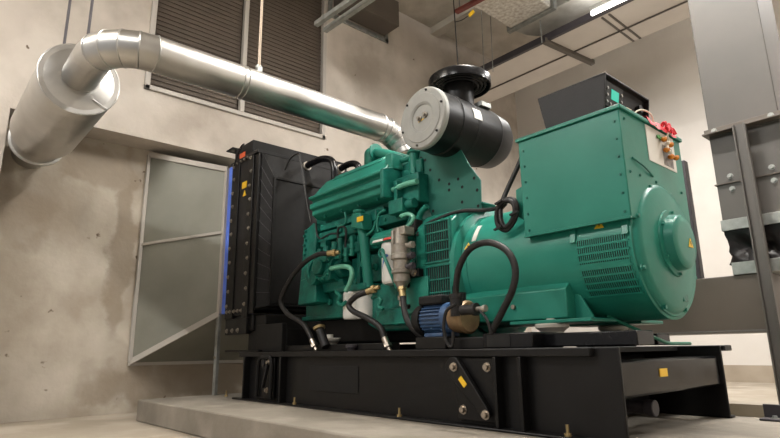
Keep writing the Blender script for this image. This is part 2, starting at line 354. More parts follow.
# thin hanging cable with yellow tag
t = thing('hanging_cable', 'thin dark cable dropping from the ceiling with a yellow tag on its branch', 'cable', (-3.5, 5.1, 3.4))
q0, q1, q2 = at(453, -6, Y=5.1), at(455, 22, Y=5.1), at(458, 66, Y=5.1)
P(t, 'cable', M().tube([q0, q1, q2], .008, 6), RUBBER)
P(t, 'branch', M().tube([q1, at(462, 20, Y=5.1), at(470, 14.5, Y=5.1)], .006, 6), RUBBER)
yt = at(471.5, 13.5, Y=5.1); P(t, 'tag', M().bar(yt-Vector((.04, 0, .015)), yt+Vector((.04, 0, .015)), .02, .05), YELLOW)
for xx, lab in ((482, 'thin hanger wire dropping from the red steel angle, left one'), (491, 'thin hanger wire dropping from the red steel angle, right one')):
    a = at(xx, 14, Y=6.1); b = at(xx+2, 72, Y=6.1); tag(mkobj('hanger_wire', M().cyl((a.x, 6.1, ZC), b, .006, n=6), GALV), lab, 'wire', 'hanger wires')

# grey air duct riser at the right
t = thing('air_duct', 'tall grey duct riser with a black canvas joint at the right', 'duct', (-1.26, 5.25, .1))
cx0, cx1 = -1.505, -.99
P(t, 'riser_upper', M().box(cx0, cx1, 5, 5.55, 1.72, ZC), DUCT, .006)
P(t, 'riser_lower', M().box(cx0, cx1, 5, 5.55, .99, 1.72), DUCT, .006)
rs = M().box(cx0-.012, cx1+.012, 4.985, 5.56, 1.30, 1.31); P(t, 'riser_seam', rs, DUCTD)
P(t, 'flange_angle', M().box(cx0-.03, cx1+.03, 4.92, 5.57, 1.735, 1.75).box(cx0-.03, cx1+.03, 4.985, 5.57, 1.75, 1.80), DUCTD, .003)
for x in (cx0+.05, cx1-.05):
    P(t, 'flange_bolt', M().bolt((x, 4.985, 1.775), (0, -1, 0), .016), GALV)
    P(t, 'seam_bolt', M().bolt((x+.06*(1 if x < -1.3 else -1), 5, 1.36), (0, -1, 0), .016), GALV)
    P(t, 'seam_bolt', M().bolt((x+.06*(1 if x < -1.3 else -1), 5, 1.25), (0, -1, 0), .016), GALV)
P(t, 'joint_strip', M().box(cx0-.012, cx1+.012, 4.985, 5.56, .91, 1.0), GALV, .003)
P(t, 'joint_strip', M().box(cx0+.02, cx1+.012, 4.985, 5.56, .545, .645), GALV, .003)
# crumpled canvas sleeve
cv = M(); rows = [(.915, 0), (.88, .0), (.83, .03), (.78, .075), (.74, .085), (.70, .05), (.66, .015), (.63, 0)]; cvv = []; nn = 14
for z, ins in rows:
    loop = []
    for k in range(nn): loop.append((cx0+(cx1-cx0)*k/nn, 5.0))
    for k in range(6): loop.append((cx1, 5+.55*k/6))
    for k in range(nn): loop.append((cx1-(cx1-cx0)*k/nn, 5.55))
    for k in range(6): loop.append((cx0, 5.55-.55*k/6))
    c = Vector(((cx0+cx1)/2, 5.275))
    for i, (x, y) in enumerate(loop):
        v = Vector((x, y))-c; j = ins*(1+.7*sin(i*1.9+z*40))*1.0; v = v*(1-.45*j/max(.2, v.length)); cvv.append((c.x+v.x, c.y+v.y-.02*sin(i*1.3+z*25)*(ins > 0), z+ins*.3*sin(i*2.3)))
nl = nn*2+12; cv.add(cvv, [(r*nl+i, r*nl+(i+1)%nl, (r+1)*nl+(i+1)%nl, (r+1)*nl+i) for r in range(len(rows)-1) for i in range(nl)])
P(t, 'canvas_sleeve', cv, CANVAS, ang=70, label='black canvas sleeve')
P(t, 'floor_run', M().box(-2.45, -1.24, 5, 5.6, .11, .545), DUCTD, .006, label='dark horizontal duct run')
P(t, 'bottom_lip', M().box(-2.45, -1.24, 4.99, 5.61, .095, .112), DUCT, .003)
t = thing('support_post', 'grey steel channel post standing against the duct riser', 'post', (-1.22, 4.86, -.62))
P(t, 'channel', M().box(-1.275, -1.205, 4.88, 4.9, -.62, 1.735), DUCT)
P(t, 'web_flange', M().box(-1.285, -1.273, 4.85, 4.90, -.62, 1.735), DUCT, .003); P(t, 'web_flange', M().box(-1.207, -1.195, 4.85, 4.90, -.62, 1.735), DUCT, .003)
P(t, 'base_plate', M().box(-1.30, -1.1, 4.82, 4.98, -.62, -.605), GALV, .003)
tag(mkobj('cable_riser', M().box(-2.05, -1.735, 5.02, 5.10, .547, 1.60), SLATE, bevel=.005), 'dark slate steel cable riser standing on the horizontal duct behind the alternator', 'cable duct')
t = thing('angle_cleat', 'small steel angle cleat bolted to the plinth by its far edge', 'bracket', at(772, 420, Z=-.425))
q = at(768, 421, Z=-.424); P(t, 'plate', M().box(q.x-.04, q.x+.22, q.y-.01, q.y+.10, -.424, -.412).box(q.x-.04, q.x+.22, q.y+.088, q.y+.10, -.412, -.34), SLATE, .003); P(t, 'bolt', M().bolt((q.x+.03, q.y+.03, -.412), (0,0,1)), GALV)

# ================================================================== RADIATOR OUTLET HOOD
t = thing('duct_hood', 'sheet metal outlet hood with flat bar frame between the wall and the radiator', 'duct hood', (-6.1, 2.3, -.42))
A = [Vector((XW+.02, 1.97, -.09)), Vector((XW+.02, 4.2, -.09)), Vector((XW+.02, 4.2, 2.30)), Vector((XW+.02, 1.97, 2.30))]
B = [Vector((-5.62, 2.55, .40)), Vector((-5.62, 3.76, .40)), Vector((-5.62, 3.76, 2.0)), Vector((-5.62, 2.55, 2.0))]
def sheet(a, b, c, d, th=.012):
    n = (b-a).cross(d-a).normalized()*th; return M().hexa([a, b, c, d, a+n, b+n, c+n, d+n])
P(t, 'side_sheet', sheet(A[0], B[0], B[3], A[3]), HOODGLASS); P(t, 'bottom_sheet', sheet(A[1], B[1], B[0], A[0]), HOODGLASS)
P(t, 'side_sheet', sheet(A[2], B[2], B[1], A[1]), HOODGLASS); P(t, 'top_sheet', sheet(A[3], B[3], B[2], A[2]), HOODGLASS)
o = Vector((.01, -.02, 0))
for a, b, w in ((A[3], B[3], .06), (A[0], B[0], .06), (A[0], A[3], .06), (B[0], B[3], .05), (A[0].lerp(A[3], .545), B[0].lerp(B[3], .55), .03)):
    P(t, 'frame_bar', M().bar(a+o, b+o, .02, w, up=(B[3]-A[3]).cross(Vector((0,0,1))) if False else (0,0,1)) if abs((b-a).normalized().z) < .9 else M().box(a.x-.03, a.x+.03, a.y-.035, a.y, a.z, b.z), FRAMEP, .003)
P(t, 'wall_frame', M().box(XW, XW+.04, 1.94, 4.2, -.13, -.085), FRAMEP, .003)
P(t, 'post', M().box(-5.66, -5.60, 2.52, 2.555, -.425, .42), GALV, .003)
P(t, 'post_bolt', M().bolt((-5.63, 2.52, -.05), (0, -1, 0), .012), STEEL)
P(t, 'canvas_joint', M().box(-5.60, -5.50, 2.545, 3.76, .39, 2.02), BLUECLOTH, .01, label='blue canvas joint')

# ================================================================== SKID BASE
YF, YR = 2.5, 3.80
SX0, SX1 = -4.96, -1.258
t = SK = thing('skid_base', 'black steel skid base carrying the engine, alternator and radiator', 'base frame', (-3.1, 3.15, -.425))
r = M().box(SX0, SX1, YF, YF+.02, -.42, 0).box(SX0, SX1-.12, YF-.045, YF, -.045, 0).box(SX0-.06, SX1, YF-.07, YF, -.425, -.41)
P(t, 'front_rail', r, BLACK, .006)
r = M().box(SX0, SX1, YR-.02, YR, -.42, 0).box(SX0, SX1+.02, YR, YR+.12, -.035, 0).box(SX0, SX1, YR, YR+.07, -.425, -.41)
P(t, 'rear_rail', r, BLACK, .006)
P(t, 'end_plate', M().box(SX0, SX0+.02, YF+.02, YR-.02, -.42, 0), BLACK, .004)
for x in (-4.83, -4.18): P(t, 'stiffener', M().box(x, x+.02, YF-.065, YF, -.41, -.045), BLACK, .003)
for x in (-1.94, -1.78): P(t, 'stiffener', M().box(x, x+.02, YF-.065, YF, -.41, -.045), BLACK, .003)
P(t, 'cross_member', M().box(SX1-.16, SX1-.02, YF+.02, YR-.02, -.235, -.065), BLACKGLOSS, .012)
P(t, 'deck_plate', M().box(SX0, SX1-.25, YF+.02, YR-.02, -.03, -.004), MATTE)
P(t, 'under_tank', M().box(SX0+.1, SX1-.45, YF+.05, YR-.05, -.41, -.05), MATTE, .01)
dp = at(650, 408, Y=2.95); P(t, 'drain_pipe', M().cyl((dp.x-.35, 2.95, dp.z+.01), (dp.x, 2.95, dp.z), .034, n=20).cyl((dp.x-.02, 2.95, dp.z), (dp.x+.03, 2.95, dp.z), .042, n=20), SLATE, .005)
pp = at(663.5, 372.5, X=SX1-.018); P(t, 'yellow_sticker', M().box(SX1-.02, SX1-.016, pp.y-.045, pp.y+.045, pp.z-.02, pp.z+.02), YELLOW)
P(t, 'name_plate', M().box(-3.80, -3.19, YF-.006, YF, -.30, -.11), MATTE, .002)
for xx, yy in ((90, 0),): pass
for px_, py_ in ((252, 394.5), (321, 402), (421, 414), (584.5, 433)):
    q = at(px_, py_, Z=-.41); P(t, 'anchor_bolt', M().lathe((q.x, YF-.045, -.412), (0,0,1), [(0, .017), (.016, .017), (.016, .008), (.055, .008)], 8), BRASS)
# pivoting lifting arms
def lever(x0, zt, flip, lab):
    pl = P(t, 'lever_plate', M().box(x0, x0+.30*flip, YF-.03, YF-.018, -.39, -.05), BLACK, .004)
    w = .30*flip
    arm = M(); a = Vector((x0+.02, YF-.045, -.10)); b = Vector((x0+.235*flip, YF-.045, -.335)); d = (b-a).normalized(); n = Vector((-d.z, 0, d.x))
    prof = [a+n*.055*sin(k)-d*.055*cos(k) for k in [radians(v) for v in range(-90, 91, 22)]] + [b+n*.03*cos(k)+d*.03*sin(k) for k in [radians(v) for v in range(0, 181, 30)]]
    arm.prism(prof, (0, -.03, 0)); P(t, 'lifting_arm', arm, BLACK, .004)
    for x, z in ((.03, -.10), (.235, -.10), (.05, -.335), (.245, -.345)): P(t, 'lever_bolt', M().bolt((x0+x*flip, YF-.075 if (x, z) in ((.03, -.10), (.245, -.345)) else YF-.03, z), (0, -1, 0), .018, .018), STEEL)
    m = a.lerp(b, .34); P(t, 'arm_sticker', M().bar(m-d*.03+Vector((0, -.032, 0)), m+d*.03+Vector((0, -.032, 0)), .004, .03, up=n), YELLOW)
lever(-2.24, 0, 1, '')
P(t, 'lever_plate', M().box(-4.60, -4.32, YF-.03, YF-.018, -.39, -.05), BLACK, .004)
P(t, 'lifting_arm', M().tube([(-4.34, YF-.05, -.39), (-4.34, YF-.05, -.08), (-4.45, YF-.05, -.05), (-4.56, YF-.05, -.09), (-4.58, YF-.05, -.38)], .016, 8, sub=4), BLACK)
P(t, 'pivot_boss', M().lathe((-4.47, YF-.03, -.095), (0, -1, 0), [(0, .05), (.02, .05), (.022, .03), (.03, .03)], 20), CHARCOAL)
P(t, 'lever_link', M().bar((-4.37, YF-.06, -.09), (-4.45, YF-.06, -.30), .03, .02), CHARCOAL, .004)
for x, z in ((-4.37, -.09), (-4.38, -.32)): P(t, 'lever_bolt', M().bolt((x, YF-.06, z), (0, -1, 0), .016, .016), STEEL)
# things on top of the rails
P(t, 'engine_bearer', M().box(-4.70, -2.99, 2.62, 2.72, 0, .05).box(-4.70, -4.68, 2.62, 3.6, 0, .1), BLACK, .004)
P(t, 'engine_bearer', M().box(-4.70, -3.2, 3.55, 3.65, 0, .05), BLACK, .004)
P(t, 'front_pedestal', M().box(-4.86, -4.40, 2.58, 2.63, .0, .25).box(-4.86, -4.40, 3.6, 3.65, 0, .25).box(-4.86, -4.4, 2.63, 3.6, .0, .2), MATTE, .005)
for y in (2.70, 3.58):
    P(t, 'cross_tube', M().box(-2.05, -1.72, y-.20 if y < 3 else y-.1, y+.1, .0, .082), BLACKGLOSS, .006)
    P(t, 'alternator_bearer', M().box(-1.74, -1.215 if y < 3 else -1.5, y-.09, y+.09, .004, .075), BLACKGLOSS, .006)
P(t, 'pump_bearer', M().box(-2.60, -2.34, 2.50, 2.80, .0, .075).box(-2.34, -2.02, 2.52, 2.80, 0, .065), BLACK, .005)
P(t, 'tube_shade', M().box(-2.02, -1.86, 2.497, 2.501, .008, .074), DARKGAP)  # near-black patch painted for the shade inside the tube end
for px_, py_, YY in ((552, 326, 2.78), (613, 327, 3.52), (330, 341, 2.78)):
    q = at(px_, py_, Y=YY); z0 = .075 if px_ > 500 else .05
    P(t, 'isolator', M().lathe((q.x, YY, z0), (0,0,1), [(0, .062), (.010, .062), (.014, .066), (.034, .092), (.05, .095), (.056, .088), (.057, .03), (.085, .028), (.085, .0)], 24), ISO)
cpx = at(352, 347, Y=2.6); P(t, 'rubber_stop', M().lathe((cpx.x, 2.6, 0), (0,0,1), [(0, .035), (.02, .04), (.022, .05), (.04, .05), (.046, .04)], 16), SLATE)
fn = M().cyl(at(326, 347, Y=2.60), at(320, 330, Y=2.60), .036, n=18); P(t, 'filler_neck', fn, CHARCOAL, .003)
q = at(319.5, 329, Y=2.60); P(t, 'filler_cap', M().lathe(q, Vector((-.35, 0, .9)), [(0, .048), (.02, .052), (.025, .03), (.04, .012)], 14), BRASS)

# ================================================================== RADIATOR
t = thing('radiator', 'tall black radiator with mesh fan guard at the far end of the skid', 'radiator', (-5.1, 3.15, 0))
RY0, RY1 = 2.54, 3.78
P(t, 'core_frame', M().box(-5.47, -4.90, RY0+.02, RY1-.02, .40, 2.02), MATTE, .006)
P(t, 'side_channel', M().box(-5.47, -5.30, RY0-.015, RY0+.02, .33, 2.03).box(-5.10, -4.98, RY0-.015, RY0+.02, .33, 2.03), BLACK, .005)
P(t, 'side_panel', M().box(-5.30, -5.10, RY0, RY0+.02, .36, 2.0), CHARCOAL, .004)
P(t, 'side_strip', M().box(-4.98, -4.89, RY0+.0, RY0+.02, .36, 2.0), BLACK, .004)
P(t, 'top_tank', M().box(-5.46, -5.04, RY0, RY1, 2.03, 2.19), MATTE, .012)
P(t, 'bottom_tank', M().box(-5.46, -4.92, RY0+.02, RY1, .20, .36), BLACK, .012)
P(t, 'top_bracket', M().box(-5.58, -5.42, RY0-.05, RY0+.10, 2.19, 2.205), BLACK, .003)
P(t, 'tank_flange', M().box(-5.50, -4.89, RY0-.02, RY1+.02, 2.0, 2.035), BLACK, .003)
P(t, 'core_fins', M().box(-4.90, -4.895, RY0+.05, RY1-.05, .45, 1.95), DARKGAP)
bl = BL()
for k in range(11):
    z = .46+k*.152
    for x in (-5.43, -5.04): bl.bolt((x+.02*(k % 2), RY0-.015, z), (0, -1, 0), .014)
for x in (-5.42, -5.35, -5.26, -5.18, -5.1): bl.bolt((x, RY0-.015, .40), (0, -1, 0), .013).bolt((x, RY0-.015, 2.0), (0, -1, 0), .011)
bolts(t, 'side_bolt', bl, CAST)
P(t, 'foot_bracket', M().box(-5.45, -4.99, RY0-.01, RY0+.04, .17, .33).box(-5.45, -4.75, RY0, RY0+.3, -.0, .02), BLACK, .004)
P(t, 'support_leg', M().box(-5.05, -4.72, RY0+.05, RY1-.05, .0, .34), MATTE, .006)
bl = BL()
for x in (-5.40, -5.28, -5.16): bl.bolt((x, RY0-.012, .21), (0, -1, 0), .016)
bolts(t, 'foot_bolt', bl, CAST)
q = at(242.5, 156, Y=RY0-.002); P(t, 'orange_sticker', M().box(q.x-.06, q.x+.06, RY0-.006, RY0-.0, q.z-.035, q.z+.035), ORANGE)
q = at(244.5, 185, Y=RY0-.004); P(t, 'yellow_sticker', M().box(q.x-.05, q.x+.05, RY0-.008, RY0, q.z-.035, q.z+.035), YELLOW)
q = at(244.5, 193, Y=RY0-.004); P(t, 'warning_triangle', M().prism([(q.x-.035, RY0-.006, q.z-.03), (q.x+.035, RY0-.006, q.z-.03), (q.x, RY0-.006, q.z+.03)], (0, .006, 0)), YELLOW)
# fan shroud: black frustum with wire seams
sx0, sx1 = -4.89, -4.78
a = [(sx0, RY0+.03, .42), (sx0, RY1-.03, .42), (sx0, RY1-.03, 2.0), (sx0, RY0+.03, 2.0)]; b = [(sx1, RY0+.12, .44), (sx1, RY1-.12, .44), (sx1, RY1-.12, 1.72), (sx1, RY0+.12, 1.72)]
P(t, 'fan_shroud', M().add(a+b, [(0,1,5,4), (1,2,6,5), (2,3,7,6), (3,0,4,7), (4,5,6,7), (3,2,1,0)]), SHROUD, .004)
pa = [Vector(p) for p in a]; pb = [Vector(p) for p in b]
for k in range(1, 11):
    u = k/11; P(t, 'guard_wire', M().bar(pa[0].lerp(pa[3], u)+Vector((0, -.004, 0)), pb[0].lerp(pb[3], u)+Vector((0, -.004, 0)), .004, .004), SLATE)
eb = M()
for i in range(4): eb.bar(pb[i], pb[(i+1) % 4], .02, .02).bar(pa[i], pb[i], .016, .016)
P(t, 'guard_frame', eb, MATTE, .003)
P(t, 'fan_guard', M().box(sx1+.0, sx1+.012, RY0+.13, RY1-.13, .46, 1.70), MATTE)
P(t, 'guard_rim', M().bar((sx1+.01, RY0+.12, .44), (sx1+.01, RY0+.12, 1.72), .02, .025).bar((sx1+.01, RY0+.12, 1.72), (sx1+.01, RY1-.12, 1.72), .02, .025), MATTE, .003)
for yy, zz in ((2.95, 1.98), (3.3, 1.98)):
    P(t, 'filler_stub', M().cyl((-5.2, yy, 2.19), (-5.2, yy, 2.22), .035, n=14), CAST)
# upper coolant hoses (black pipes) from tank to engine
for (pts, y, lab) in (([(304, 168), (312, 163), (322, 159), (331, 160), (334, 167), (334.5, 180)], 3.1, 'bent black coolant hose from radiator top to engine, nearer one'), ([(337, 171), (346, 165.5), (353, 163.5), (358, 166), (359, 174)], 3.4, 'bent black coolant hose behind the nearer one at the radiator top')):
    h = thing('coolant_hose', lab, 'hose', at(pts[-1][0], pts[-1][1], Y=y), 'coolant hoses at the radiator top')
    P(h, 'hose', M().tube([at(a, b, Y=y) for a, b in pts], .036, 14), BLACKGLOSS)
    q = at(*pts[0], Y=y); q2 = at(*pts[1], Y=y); P(h, 'hose_clamp', M().cyl(q+(q2-q)*.1, q+(q2-q)*.45, .05, n=16), CAST)
vp = [at(a, b, Y=2.75) for a, b in ((285, 170), (291, 158), (299, 154), (301, 163), (305, 190), (311, 222))]
tag(mkobj('vent_line', M().tube(vp, .009, 6), RUBBER), 'thin black vent line from radiator top down to the green engine', 'hose')
cp = [at(a, b, Y=2.5) for a, b in ((234, 166), (237, 157), (241, 147), (244, 144))]
tag(mkobj('earth_lead', M().tube(cp, .010, 6), RUBBER), 'short black lead looped at the corner of the radiator top tank', 'cable')

# ================================================================== ENGINE
t = EN = thing('diesel_engine', 'green diesel engine block with ribbed cover and white filters', 'engine', (-3.6, 3.15, .03))
EY = 2.88
AYE = 3.16
P(t, 'cylinder_block', M().box(-4.30, -2.95, EY+.07, 3.42, .42, 1.13), ENG, .012)
P(t, 'side_rail', M().box(-4.28, -3.02, EY-.05, EY+.08, .98, 1.07), ENG, .01)
P(t, 'side_rail', M().box(-4.28, -3.02, EY-.07, EY+.08, .80, .90), ENG, .012)
P(t, 'side_rail', M().box(-4.22, -3.3, EY-.035, EY+.08, 1.09, 1.15), ENG, .008)
P(t, 'cylinder_head', M().box(-4.36, -2.98, EY+.02, 3.35, 1.13, 1.42), ENG, .012)
# ribbed cover (aftercooler)
cov = [(2.80, 1.19), (2.745, 1.225), (2.745, 1.27), (2.715, 1.28), (2.715, 1.325), (2.745, 1.335), (2.745, 1.36), (2.70, 1.372), (2.70, 1.395), (2.74, 1.40), (2.90, 1.585), (3.05, 1.60), (3.05, 1.19)]
P(t, 'ribbed_cover', M().px(-4.20, -3.17, cov), GREEN, .008, label='large ribbed green cover')
P(t, 'cover_flange', M().px(-3.17, -3.13, [(2.70, 1.16), (2.70, 1.40), (2.80, 1.43), (2.97, 1.43), (2.97, 1.20)]), ENG, .006)
P(t, 'cover_top', M().px(-4.06, -3.34, [(2.86, 1.55), (2.90, 1.60), (3.05, 1.66), (3.20, 1.60), (3.20, 1.5)]), GREEN, .012)
cb_ = BL()
for k in range(4): cb_.bolt((-4.05+k*.25, 2.79, 1.20), (0, -.8, -.6), .014)
bolts(t, 'cover_bolt', cb_, ENG)
# rear part of the cover: post block, pipes, dome
P(t, 'dome', M().ball(at(371, 154.5, Y=3.0), .062, 20, 10).cyl(at(371, 154.5, Y=3.0), at(371, 165, Y=3.0), .062, n=20), GREEN)
P(t, 'dome_flange', M().lathe(at(376, 153, Y=3.0), (1, .0, .0), [(0, .085), (.016, .085)], 20), GREEN, .004)
P(t, 'air_crossover', M().tube([at(371, 154, Y=3.0), at(379, 153, Y=3.0), at(396, 157, Y=3.03), at(412, 162, Y=3.06)], .045, 16), GREEN)
P(t, 'crossover_brace', M().tube([at(388, 166, Y=2.9), at(398, 162.5, Y=2.9), at(412, 157, Y=2.92)], .022, 10), GREEN)
P(t, 'end_post', M().box(-3.22, -3.13, 2.80, 2.92, 1.40, 1.56), GREEN, .01)
P(t, 'end_post', M().cyl((-3.02, 2.94, 1.36), (-3.02, 2.94, 1.56), .045, n=14).cyl((-3.02, 2.94, 1.54), (-3.02, 2.94, 1.56), .06, n=14), GREEN, .01)
P(t, 'rear_cover', M().box(-3.22, -2.92, 2.92, 3.3, 1.36, 1.48), ENG, .015)
P(t, 'rear_head', M().box(-3.16, -2.88, 2.84, 3.1, 1.10, 1.34), ENG, .012)
P(t, 'fuel_manifold', M().box(-3.12, -2.96, 2.74, 2.88, 1.02, 1.13).cyl((-2.96, 2.80, 1.08), (-2.88, 2.80, 1.08), .04, n=12), ENG, .006)
P(t, 'lift_eye', M().box(-3.10, -3.06, 2.78, 2.9, 1.13, 1.30), ENG, .006)
# gear housing and accessory drive at the front end
P(t, 'gear_housing', M().py(2.80, 3.45, [(-4.50, .44), (-4.28, .44), (-4.25, .80), (-4.20, 1.10), (-4.26, 1.18), (-4.42, 1.12), (-4.45, .80)]), ENG, .015)
P(t, 'gear_cover', M().box(-4.37, -4.20, 2.75, 2.82, .46, .78), ENG, .012)
P(t, 'gear_cover_lug', M().hexa([(-4.31, 2.68, .40), (-4.02, 2.68, .41), (-4.02, 2.9, .41), (-4.31, 2.9, .40), (-4.31, 2.70, .63), (-4.10, 2.72, .67), (-4.10, 2.9, .67), (-4.31, 2.9, .63)]), ENG, .012)
gb = BL()
for k in range(8): gb.bolt((-4.40+.02*(k % 2), 2.80, .80+k*.045), (0, -1, 0), .012)
bolts(t, 'gear_bolt', gb, ENG)
# fuel pump cluster
pc = Vector((-3.94, 2.74, .69))
P(t, 'injection_pump', M().cyl(pc+Vector((-.18, .06, 0)), pc+Vector((.12, .06, 0)), .115, n=20).cyl(pc+Vector((-.24, .06, 0)), pc+Vector((-.18, .06, 0)), .14, n=20).cyl(pc+Vector((.12, .06, .0)), pc+Vector((.20, .06, .0)), .08, n=16), ENG, .008)
P(t, 'pump_head', M().box(pc.x-.10, pc.x+.10, 2.66, 2.78, .74, .84).cyl(pc+Vector((-.02, -.1, .02)), pc+Vector((-.02, .0, .02)), .07, n=16).cyl(pc+Vector((.08, -.06, -.06)), pc+Vector((.08, .06, -.06)), .05, n=14), ENG, .01)
P(t, 'pump_regulator', M().cyl(pc+Vector((-.15, -.06, -.06)), pc+Vector((-.15, .04, -.06)), .065, n=16), ENG, .005)
for dx, dz0, dz1, q5 in ((.14, .12, .22, .028), (.22, .06, .24, .022), (.02, .14, .20, .034), (-.08, .12, .19, .026)): P(t, 'pump_stub', M().cyl(pc+Vector((dx, -.02, dz0)), pc+Vector((dx, -.02, dz1)), q5, n=12), ENG, .004)
pb_ = BL()
for k in range(14):
    w = k*2*pi/14; pb_.bolt(pc+Vector((.03+.12*cos(w), -.075, .02+.11*sin(w))), (0, -1, 0), .011)
bolts(t, 'pump_bolt', pb_, GREEN)
P(t, 'pump_bracket', M().py(2.78, 2.90, [(-4.2, .50), (-3.72, .50), (-3.78, .60), (-4.12, .60)]), ENG, .008)
P(t, 'fuel_line', M().tube([at(a, b, Y=2.64) for a, b in ((331, 268.5), (342, 266.5), (350, 268), (352, 274), (350, 283), (346, 291))], .020, 10), GPIPE, label='pale green fuel line')
for px_, py_, L_ in ((327, 262, .10), (337, 259, .14), (346, 262, .12), (352, 256, .16)):
    q = at(px_, py_, Y=2.74); P(t, 'fitting', M().cyl(q, q+Vector((0, 0, L_)), .02, n=10).cyl(q+Vector((0, 0, L_*.4)), q+Vector((0, 0, L_*.6)), .03, n=6), GREEN)
P(t, 'loop_wire', M().tube([at(a, b, Y=2.74) for a, b in ((339, 255), (338, 240), (338, 230), (342, 226.5), (346, 230), (345.5, 245), (345, 255))], .010, 7), RUBBER)
P(t, 'loop_wire', M().tube([at(a, b, Y=2.76) for a, b in ((316, 223), (317, 234), (321, 238.5), (330, 234), (339, 233.5))], .009, 7), RUBBER)
# oil filler tube
q = at(359, 220, Y=2.72); P(t, 'filler_head', M().hexa([q+Vector((-.06, -.04, -.06)), q+Vector((.10, -.04, -.10)), q+Vector((.10, .08, -.10)), q+Vector((-.06, .08, -.06)), q+Vector((-.05, -.04, .06)), q+Vector((.06, -.04, .05)), q+Vector((.06, .08, .05)), q+Vector((-.05, .08, .06))]), GREEN, .01)
P(t, 'filler_cap', M().lathe(at(359, 217, Y=2.72), (0, 0, 1), [(0, .035), (.03, .04), (.035, .05), (.055, .05), (.06, .03)], 14), GREEN)
q = at(360, 219, Y=2.675); P(t, 'yellow_sticker', M().bar(q-Vector((.04, 0, 0)), q+Vector((.04, 0, 0)), .004, .042), YELLOW)
P(t, 'filler_tube', M().tube([at(a, b, Y=2.75) for a, b in ((361, 224), (364, 238), (366, 258), (369, 288))], .042, 14), GREEN)
P(t, 'brace', M().tube([at(a, b, Y=2.74) for a, b in ((376, 221), (373, 230), (367, 235))], .012, 8), GREEN)
# lower block, sump and flywheel housing
P(t, 'crankcase', M().box(-4.42, -3.42, 2.84, 3.46, .27, .52), ENG, .012)
P(t, 'pan_flange', M().box(-4.46, -3.38, 2.82, 3.48, .275, .31), ENG, .006)
P(t, 'oil_sump', M().box(-4.3, -3.35, 2.92, 3.4, .06, .28), MATTE, .02)
P(t, 'bell_housing', M().lathe((-3.02, AYE, .52), (1, 0, 0), [(0, .30), (.06, .36), (.14, .40), (.145, .425), (.175, .425), (.178, 0)], 56), ENG)
P(t, 'flywheel_housing', M().py(2.80, 3.5, [(-3.46, .20), (-3.32, .14), (-2.85, .14), (-2.85, .95), (-2.95, 1.0), (-3.2, .55), (-3.46, .42)]), ENG, .015)
P(t, 'housing_step', M().box(-3.30, -2.86, 2.755, 2.82, .18, .30), ENG, .01)
fb = BL()
for k in range(5): fb.bolt((-3.36+k*.11, 2.80, .20+.03*(k % 2)), (0, -1, 0), .013)
bolts(t, 'housing_bolt', fb, GREEN)
P(t, 'access_panel', M().box(-3.74, -3.26, 2.86, 2.96, .54, .77), ENG, .008)
P(t, 'cross_rib', M().box(-3.62, -3.58, 2.82, 2.96, .45, .95), ENG, .006)
P(t, 'cross_rib', M().box(-4.12, -4.08, 2.83, 2.96, .45, .95), ENG, .006)
# filters
def filt(x, y, z0, z1, r, name, lab):
    return P(t, name, M().lathe((x, y, z0), (0, 0, 1), [(0, r*.86), (.012, r*.97), (.03, r), (z1-z0-.02, r), (z1-z0-.008, r*.97), (z1-z0, r*.9)], 28), WHITEP, label=lab)
q = at(353, 305, Y=2.76); filt(q.x, 2.76, .245, .465, .082, 'oil_filter', 'small white canister filter, front one'); q = at(366, 305, Y=2.80); filt(q.x, 2.80, .245, .465, .082, 'oil_filter', 'small white canister filter, rear one')
P(t, 'filter_head', M().box(-3.78, -3.36, 2.70, 2.88, .465, .52), ENG, .01)
f1 = filt(-3.08, 2.78, .48, .80, .112, 'fuel_filter', 'large white fuel filter')
P(t, 'fuel_filter_head', M().px(-3.26, -2.90, [(2.66, .79), (2.66, .84), (2.72, .90), (2.90, .90), (2.90, .79)]), GREEN, .012)
q = at(386, 236, Y=2.69); P(t, 'head_sticker', M().prism([(-3.21, 2.652, .80), (-3.09, 2.652, .80), (-3.09, 2.70, .872), (-3.21, 2.70, .872)], (0, -.004, .003)), PAPER)
P(t, 'head_sticker_red', M().prism([(-3.08, 2.652, .80), (-2.98, 2.652, .80), (-2.98, 2.70, .872), (-3.08, 2.70, .872)], (0, -.004, .003)), REDINK)
# blue swoosh mark on the filter face (wrapped round it)
sw = M(); aa = []
for k in range(9):
    u = k/8; an = radians(-112+u*38); aa.append((an, .60+.085*u+.03*sin(u*pi)))
for (a1, z1_), (a2, z2_) in zip(aa[:-1], aa[1:]):
    w1 = .016*sin(pi*min(1, max(.05, aa.index((a1, z1_))/8)))+.004; w2 = .016*sin(pi*min(1, max(.05, aa.index((a2, z2_))/8)))+.004
    R0, R1 = .1122, .1135
    sw.hexa([(-3.08+R0*cos(a1), 2.78+R0*sin(a1), z1_-w1), (-3.08+R1*cos(a1), 2.78+R1*sin(a1), z1_-w1), (-3.08+R1*cos(a2), 2.78+R1*sin(a2), z2_-w2), (-3.08+R0*cos(a2), 2.78+R0*sin(a2), z2_-w2), (-3.08+R0*cos(a1), 2.78+R0*sin(a1), z1_+w1), (-3.08+R1*cos(a1), 2.78+R1*sin(a1), z1_+w1), (-3.08+R1*cos(a2), 2.78+R1*sin(a2), z2_+w2), (-3.08+R0*cos(a2), 2.78+R0*sin(a2), z2_+w2)])
P(f1, 'filter_mark', sw, BLUEINK)
P(t, 'dipstick', M().tube([at(382, 251, Y=2.62), at(384, 256, Y=2.62), at(391, 273, Y=2.62), at(397, 288, Y=2.66)], .014, 8).ring(at(381.5, 253, Y=2.62), (0, 1, 0), .03, .008, 14, 6), GREEN)
